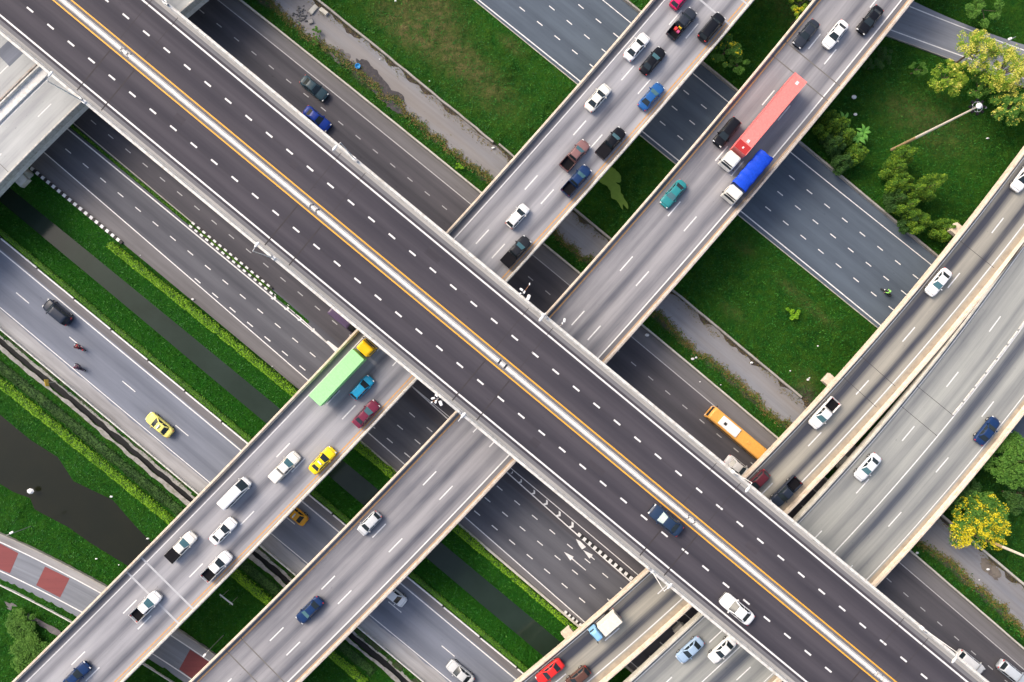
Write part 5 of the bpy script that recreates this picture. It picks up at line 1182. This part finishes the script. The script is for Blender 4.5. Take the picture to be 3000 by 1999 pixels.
def conifer(px, py, h, label, mat='leaf_conifer', rad=1.1):
    x, y = W(px, py, h); o = thing('conifer_tree', label, 'tree', (x, y, 0), 0, 'narrow trees on the meadow below the mast'); mb = MB(); mb.tube((0, 0, -.2), (0, 0, h * .95), .16, .03); obj('trunk', mb, M['bark'], o)
    # several upswept plumes, each a spindle of needles
    Ps = []; npl = 9
    for q in range(npl):
        a = q * 2.4 + random.uniform(-.3, .3); r0 = rad * (0 if q == 0 else random.uniform(.45, 1.0)); top = h * (1 if q == 0 else random.uniform(.55, .9)); base = top * random.uniform(.15, .35)
        m_ = 620; t = rng.uniform(0, 1, m_) ** .9; w_ = .52 * rad * np.sin(np.pi * np.clip(t * .82 + .16, 0, 1)) ** .8 * rng.uniform(.35, 1.1, m_); th = rng.uniform(0, 2 * np.pi, m_)
        cx = r0 * math.cos(a) * (1 + .25 * t); cy = r0 * math.sin(a) * (1 + .25 * t)
        Ps.append(np.stack([cx + w_ * np.cos(th), cy + w_ * np.sin(th), base + (top - base) * t], 1))
    P = np.concatenate(Ps); V, Fc = leaf_cloud(P, .24, 1.1); np_mesh('crown', V, Fc, M[mat], o, smooth=False)
con = [(2680, 442, 7.5, 'topmost of the lower group, tip pointing to the mast'), (2655, 482, 6.5, 'just left of the mast foot'), (2765, 532, 8.5, 'reaching farthest right of all'), (2712, 545, 7.0, 'in the middle of the lower group'), (2659, 528, 6.5, 'on the left flank of the lower group'),
       (2694, 590, 7.0, 'below the middle of the lower group'), (2655, 575, 5.5, 'dark and short, left of the group'), (2723, 640, 6.0, 'low, above the blue disc sign'), (2800, 664, 6.0, 'beside the cream ramp'), (2690, 640, 5.0, 'shortest, near the lower road'),
       (2531, 442, 6.0, 'at the right foot of the upper group'), (2500, 380, 6.5, 'among the banana plants'), (2455, 350, 6.5, 'at the top of the upper group near the overpass'), (2465, 405, 5.5, 'dark, closest to the overpass parapet'), (2490, 460, 5.0, 'at the lower end of the upper group')]
for i, (px, py, h, lab) in enumerate(con): conifer(px, py, h, 'narrow yellow green tree ' + lab, 'leaf_conifer' if i not in (6, 13, 14, 9) else 'leaf_dark', 1.55)
tree(2862, 145, 9, 3.4, M['leaf_lime'], 'airy tree with lime and yellow blossom overhanging the far corner road', 7500, 60, M['leaf_paleyellow'], .45, .24)
tree(2950, 205, 8.5, 3.9, M['leaf_lime'], 'yellow dotted loose tree at the right edge above the mast head', 8500, 64, M['leaf_paleyellow'], .48, .24)
tree(2780, 225, 6.5, 3.0, M['leaf_lime'], 'green bushy tree left of the yellow dotted ones', 5600, 44, M['leaf_paleyellow'], .12, .24)
tree(2965, 310, 7, 3.0, M['leaf_mid'], 'dark green tree right of the mast head', 5800, 40, M['leaf_paleyellow'], .22, .25)
tree(2880, 255, 5, 2.6, M['leaf_mid'], 'low tree between the yellow dotted trees and the mast', 3600, 26, M['leaf_paleyellow'], .10, .24)
tree(2868, 1530, 8, 4.9, M['leaf_mid'], 'round tree covered in bright yellow blossom beside the wide ramp', 13500, 62, M['leaf_yellow'], .42, .30, flat=.7, bias=(-.02, -.16))
tree(2815, 1450, 6.5, 3.3, M['leaf_dark'], 'dark crown tucked between the wide ramp and the yellow blossom tree', 6600, 40, None, 0, .28)
tree(2975, 1350, 9, 4.4, M['leaf_mid'], 'dense green tree at the right edge above the yellow blossom tree', 11000, 60, None, 0, .30)
tree(2990, 1455, 6, 2.8, M['leaf_dark'], 'dark bush at the right edge level with the yellow blossom tree', 4600, 34, None, 0, .28)
tree(2130, 145, 6.5, 2.6, M['leaf_mid'], 'dark green tree between the two pale bridges near the top', 4200, 22, M['leaf_yellow'], .05, .28)
tree(2165, 185, 4.5, 1.7, M['leaf_mid'], 'small bushy tree just below the taller one between the bridges', 2200, 14, None, 0, .26)
tree(2345, 45, 5.5, 1.6, M['leaf_lime'], 'lime green shrub against the parapet of the down left bridge at the top', 1800, 12, M['leaf_yellow'], .2, .26)
tree(2350, 5, 5.0, 1.8, M['leaf_lime'], 'lime green shrub right at the top edge between the bridges', 1800, 12, None, 0, .26)
tree(2890, 20, 5, 3.0, M['leaf_mid'], 'broad bush beyond the far corner road at the top edge', 3200, 20, None, 0, .3)
tree(2560, 190, 3.0, 1.7, M['leaf_dark'], 'low dark bush on the meadow next to the overpass', 1600, 12, None, 0, .26)
tree(2600, 160, 3.0, 1.6, M['leaf_dark'], 'low bush by the kerb of the far corner road', 1400, 12, None, 0, .26)
tree(2690, 200, 3.4, 1.5, M['leaf_mid'], 'scraggly bush on the meadow left of the blossom trees', 1300, 12, None, 0, .26)
tree(60, 1830, 1.8, 2.6, M['leaf_mid'], 'spreading shrub in the lower left corner below the red patched lane', 8000, 60, None, 0, .22, cat='shrub', name='shrub')
tree(90, 1920, 2.0, 3.4, M['leaf_mid'], 'largest spreading shrub at the lower left corner', 11000, 80, None, 0, .22, cat='shrub', name='shrub')
tree(1347, 489, .9, .8, M['leaf_hedge2'], 'small bright weed on the grass strip by the barrier near the overpass', 400, 8, None, 0, .22, cat='shrub', name='shrub')
tree(930, 92, 1.0, .9, M['leaf_mid'], 'small green shrub beside the rubble on the gravel track', 420, 8, None, 0, .22, cat='shrub', name='shrub')
tree(927, 118, .8, .75, M['leaf_mid'], 'low weed patch below the rubble', 320, 8, None, 0, .22, cat='shrub', name='shrub')
tree(2325, 915, 1.2, 1.3, M['leaf_hedge2'], 'bright round weed clump in the middle of the square meadow', 900, 12, None, 0, .24, cat='shrub', name='shrub')
def banana(px, py, label):
    x, y = W(px, py, 2.5); o = thing('banana_plant', label, 'plant', (x, y, 0), 0, 'banana plants among the narrow trees'); mb = MB(); mb.tube((0, 0, -.1), (0, 0, 2.2), .13, .08); obj('stem', mb, M['leaf_banana'], o)
    for k in range(7):
        a = k * 2 * math.pi / 7 + random.uniform(-.3, .3); ln = random.uniform(1.3, 1.9); v = []
        for i in range(6):
            t = i / 5; r = ln * t; z = 2.2 + .7 * math.sin(t * 2.2) - .5 * t * t; w_ = .26 * math.sin(math.pi * min(1, t * .9 + .08))
            for sg in (-1, 0, 1): v.append((r * math.cos(a) - sg * w_ * math.sin(a), r * math.sin(a) + sg * w_ * math.cos(a), z - (.06 if sg else 0)))
        mb = MB(); f = [(3 * i + j, 3 * i + 3 + j, 3 * i + 4 + j, 3 * i + 1 + j) for i in range(5) for j in (0, 1)]; mb.add(v, f); obj('leaf', mb, M['leaf_banana'], o)
banana(2472, 352, 'banana plant with pale green fronds nearest the overpass'); banana(2532, 388, 'banana plant with wide fronds at the right of the upper tree group'); banana(2515, 405, 'banana plant drooping below the other frond cluster')

# duckweed and small things
def blobmesh(name, px, py, rx, ry, rz, z, mat, seedv, n=40, amp=.35):
    x, y = W(px, py, z); mb = MB(); v = []
    for i in range(n):
        a = 2 * math.pi * i / n; k = 1 + amp * (float(fnoise(math.cos(a) * 2 + seedv, math.sin(a) * 2 + seedv, 3, seedv)) - .45) * 2; v.append((rx * k * math.cos(a), ry * k * math.sin(a), 0))
    mb.add(v + [(0, 0, .0)], [(i, (i + 1) % n, n) for i in range(n)]); return obj(name, mb, mat, None, loc=(x, y, z), rz=rz)
def soft_patch(name, px, py, rx, ry, rz, z, mat, sd_):
    """irregular stain on the track as a thin sheet"""
    o = blobmesh(name, px, py, rx, ry, rz, z, mat, sd_, 56, .6); o['kind'] = 'structure'; return o
wet = plain('damp soil', (.155, .145, .15), .95, .1, .5, 1.3, stain=(.19, .18, .18)); 
wet2 = plain('dark oily soil', (.07, .066, .072), .95, .1, .5, 1.3, stain=(.11, .10, .10)); soft_patch('wet_soil', 1075, 215, 4.0, 1.6, -GA - .05, .022, wet2, 3); soft_patch('wet_soil', 1135, 275, 4.4, 1.5, -GA - .12, .024, wet2, 4); soft_patch('wet_soil', 1000, 165, 2.2, 1.2, -GA, .020, wet, 5)
soft_patch('wet_soil', 2905, 1670, 2.6, 1.1, -GA - .2, .022, M['soil'], 8); 
soft_patch('wet_soil', 60, 1795, 3.6, .7, -R(30), .16, wet, 14); soft_patch('wet_soil', 140, 1838, 3.2, .6, -R(30), .18, wet, 15)
algae = plain('pale algae', (.16, .27, .045), .9, .2, .4, 1.2)
o = blobmesh('algae', 1782, 520, 3.0, 1.7, -R(50), .62, algae, 21, 60, .6); o['kind'] = 'stuff'
o = blobmesh('algae', 1810, 570, 2.8, 1.0, -R(62), .63, algae, 22, 60, .6); o['kind'] = 'stuff'
# blue basin and rubble
x, y = W(1048, 194, .3); mb = MB(); n = 20
mb.loft([[(r * math.cos(2 * math.pi * i / n), r * math.sin(2 * math.pi * i / n), z) for i in range(n)] for r, z in ((.35, 0), (.47, .32), (.50, .34), (.45, .33), (.38, .12), (.05, .11))])
tag(obj('plastic_tub', mb, paint((.02, .27, .62), .4), None, smooth=True, loc=(x, y, .02)), 'round bright blue plastic tub on dark soil of the gravel track', 'tub')
def slab(px, py, d, rz, tilt, label, mat='concrete_pale'):
    x, y = W(px, py, .3); mb = MB(); n = 5; mb.rbox((0, 0, 0), d, .04, n=1, taper=.92); o = obj('concrete_slab', mb, M[mat], None, loc=(x, y, .22)); o.rotation_euler = (tilt, tilt * .7, rz); tag(o, label, 'rubble', 'broken concrete beside the gravel track')
slab(918, 27, (1.9, .9, .3), R(50), .15, 'larger broken concrete slab, left one of the pair by the wall'); slab(948, 33, (1.8, .8, .28), -GA, -.12, 'broken concrete slab lying along the wall, right one of the pair'); slab(910, 63, (.9, .7, .35), R(20), .2, 'small broken lump of concrete below the slabs', 'concrete')
rk = MB()
for i in range(70):
    px, py = random.gauss(885, 16), random.gauss(48, 14); x, y = W(px, py, 0); r = random.uniform(.08, .28); rk.ball((x, y, r * .4), (r, r * random.uniform(.6, 1), r * .6), 6)
tag(obj('rubble', rk, plain('dark rubble', (.15, .15, .15), .95, .1, .6, 3)), kind='stuff')
lt = MB()
for px, py, r in ((2030, 1052, .28), (2040, 1048, .2), (2203, 1063, .26), (2368, 1113, .22), (2372, 1108, .15), (2316, 1087, .14), (2363, 1138, .16), (2397, 1014, .14), (2338, 1133, .12), (2889, 315, .2), (2895, 405, .25), (2503, 284, .4), (2507, 335, .3), (2896, 1669, .28), (2688, 1621, .25), (281, 1638, .2), (325, 1456, .26), (347, 1656, .12), (66, 1815, .2), (2051, 1119, .15), (564, 877, .22), (784, 1080, .16), (797, 1074, .14), (410, 748, .1), (1445, 433, .3), (1112, 173, .12), (1258, 237, .12), (2112, 1128, .12), (724, 1341, .15), (432, 1579, .25), (2870, 1700, .12), (88, 1440, .55), (1896, 982, .35), (1158, 2, .2)):
    x, y = W(px, py, .3); lt.ball((x, y, .2), (r * 1.2, r * random.uniform(.6, 1), r * .5), 7)
tag(obj('litter', lt, M['metal_white']), kind='stuff')
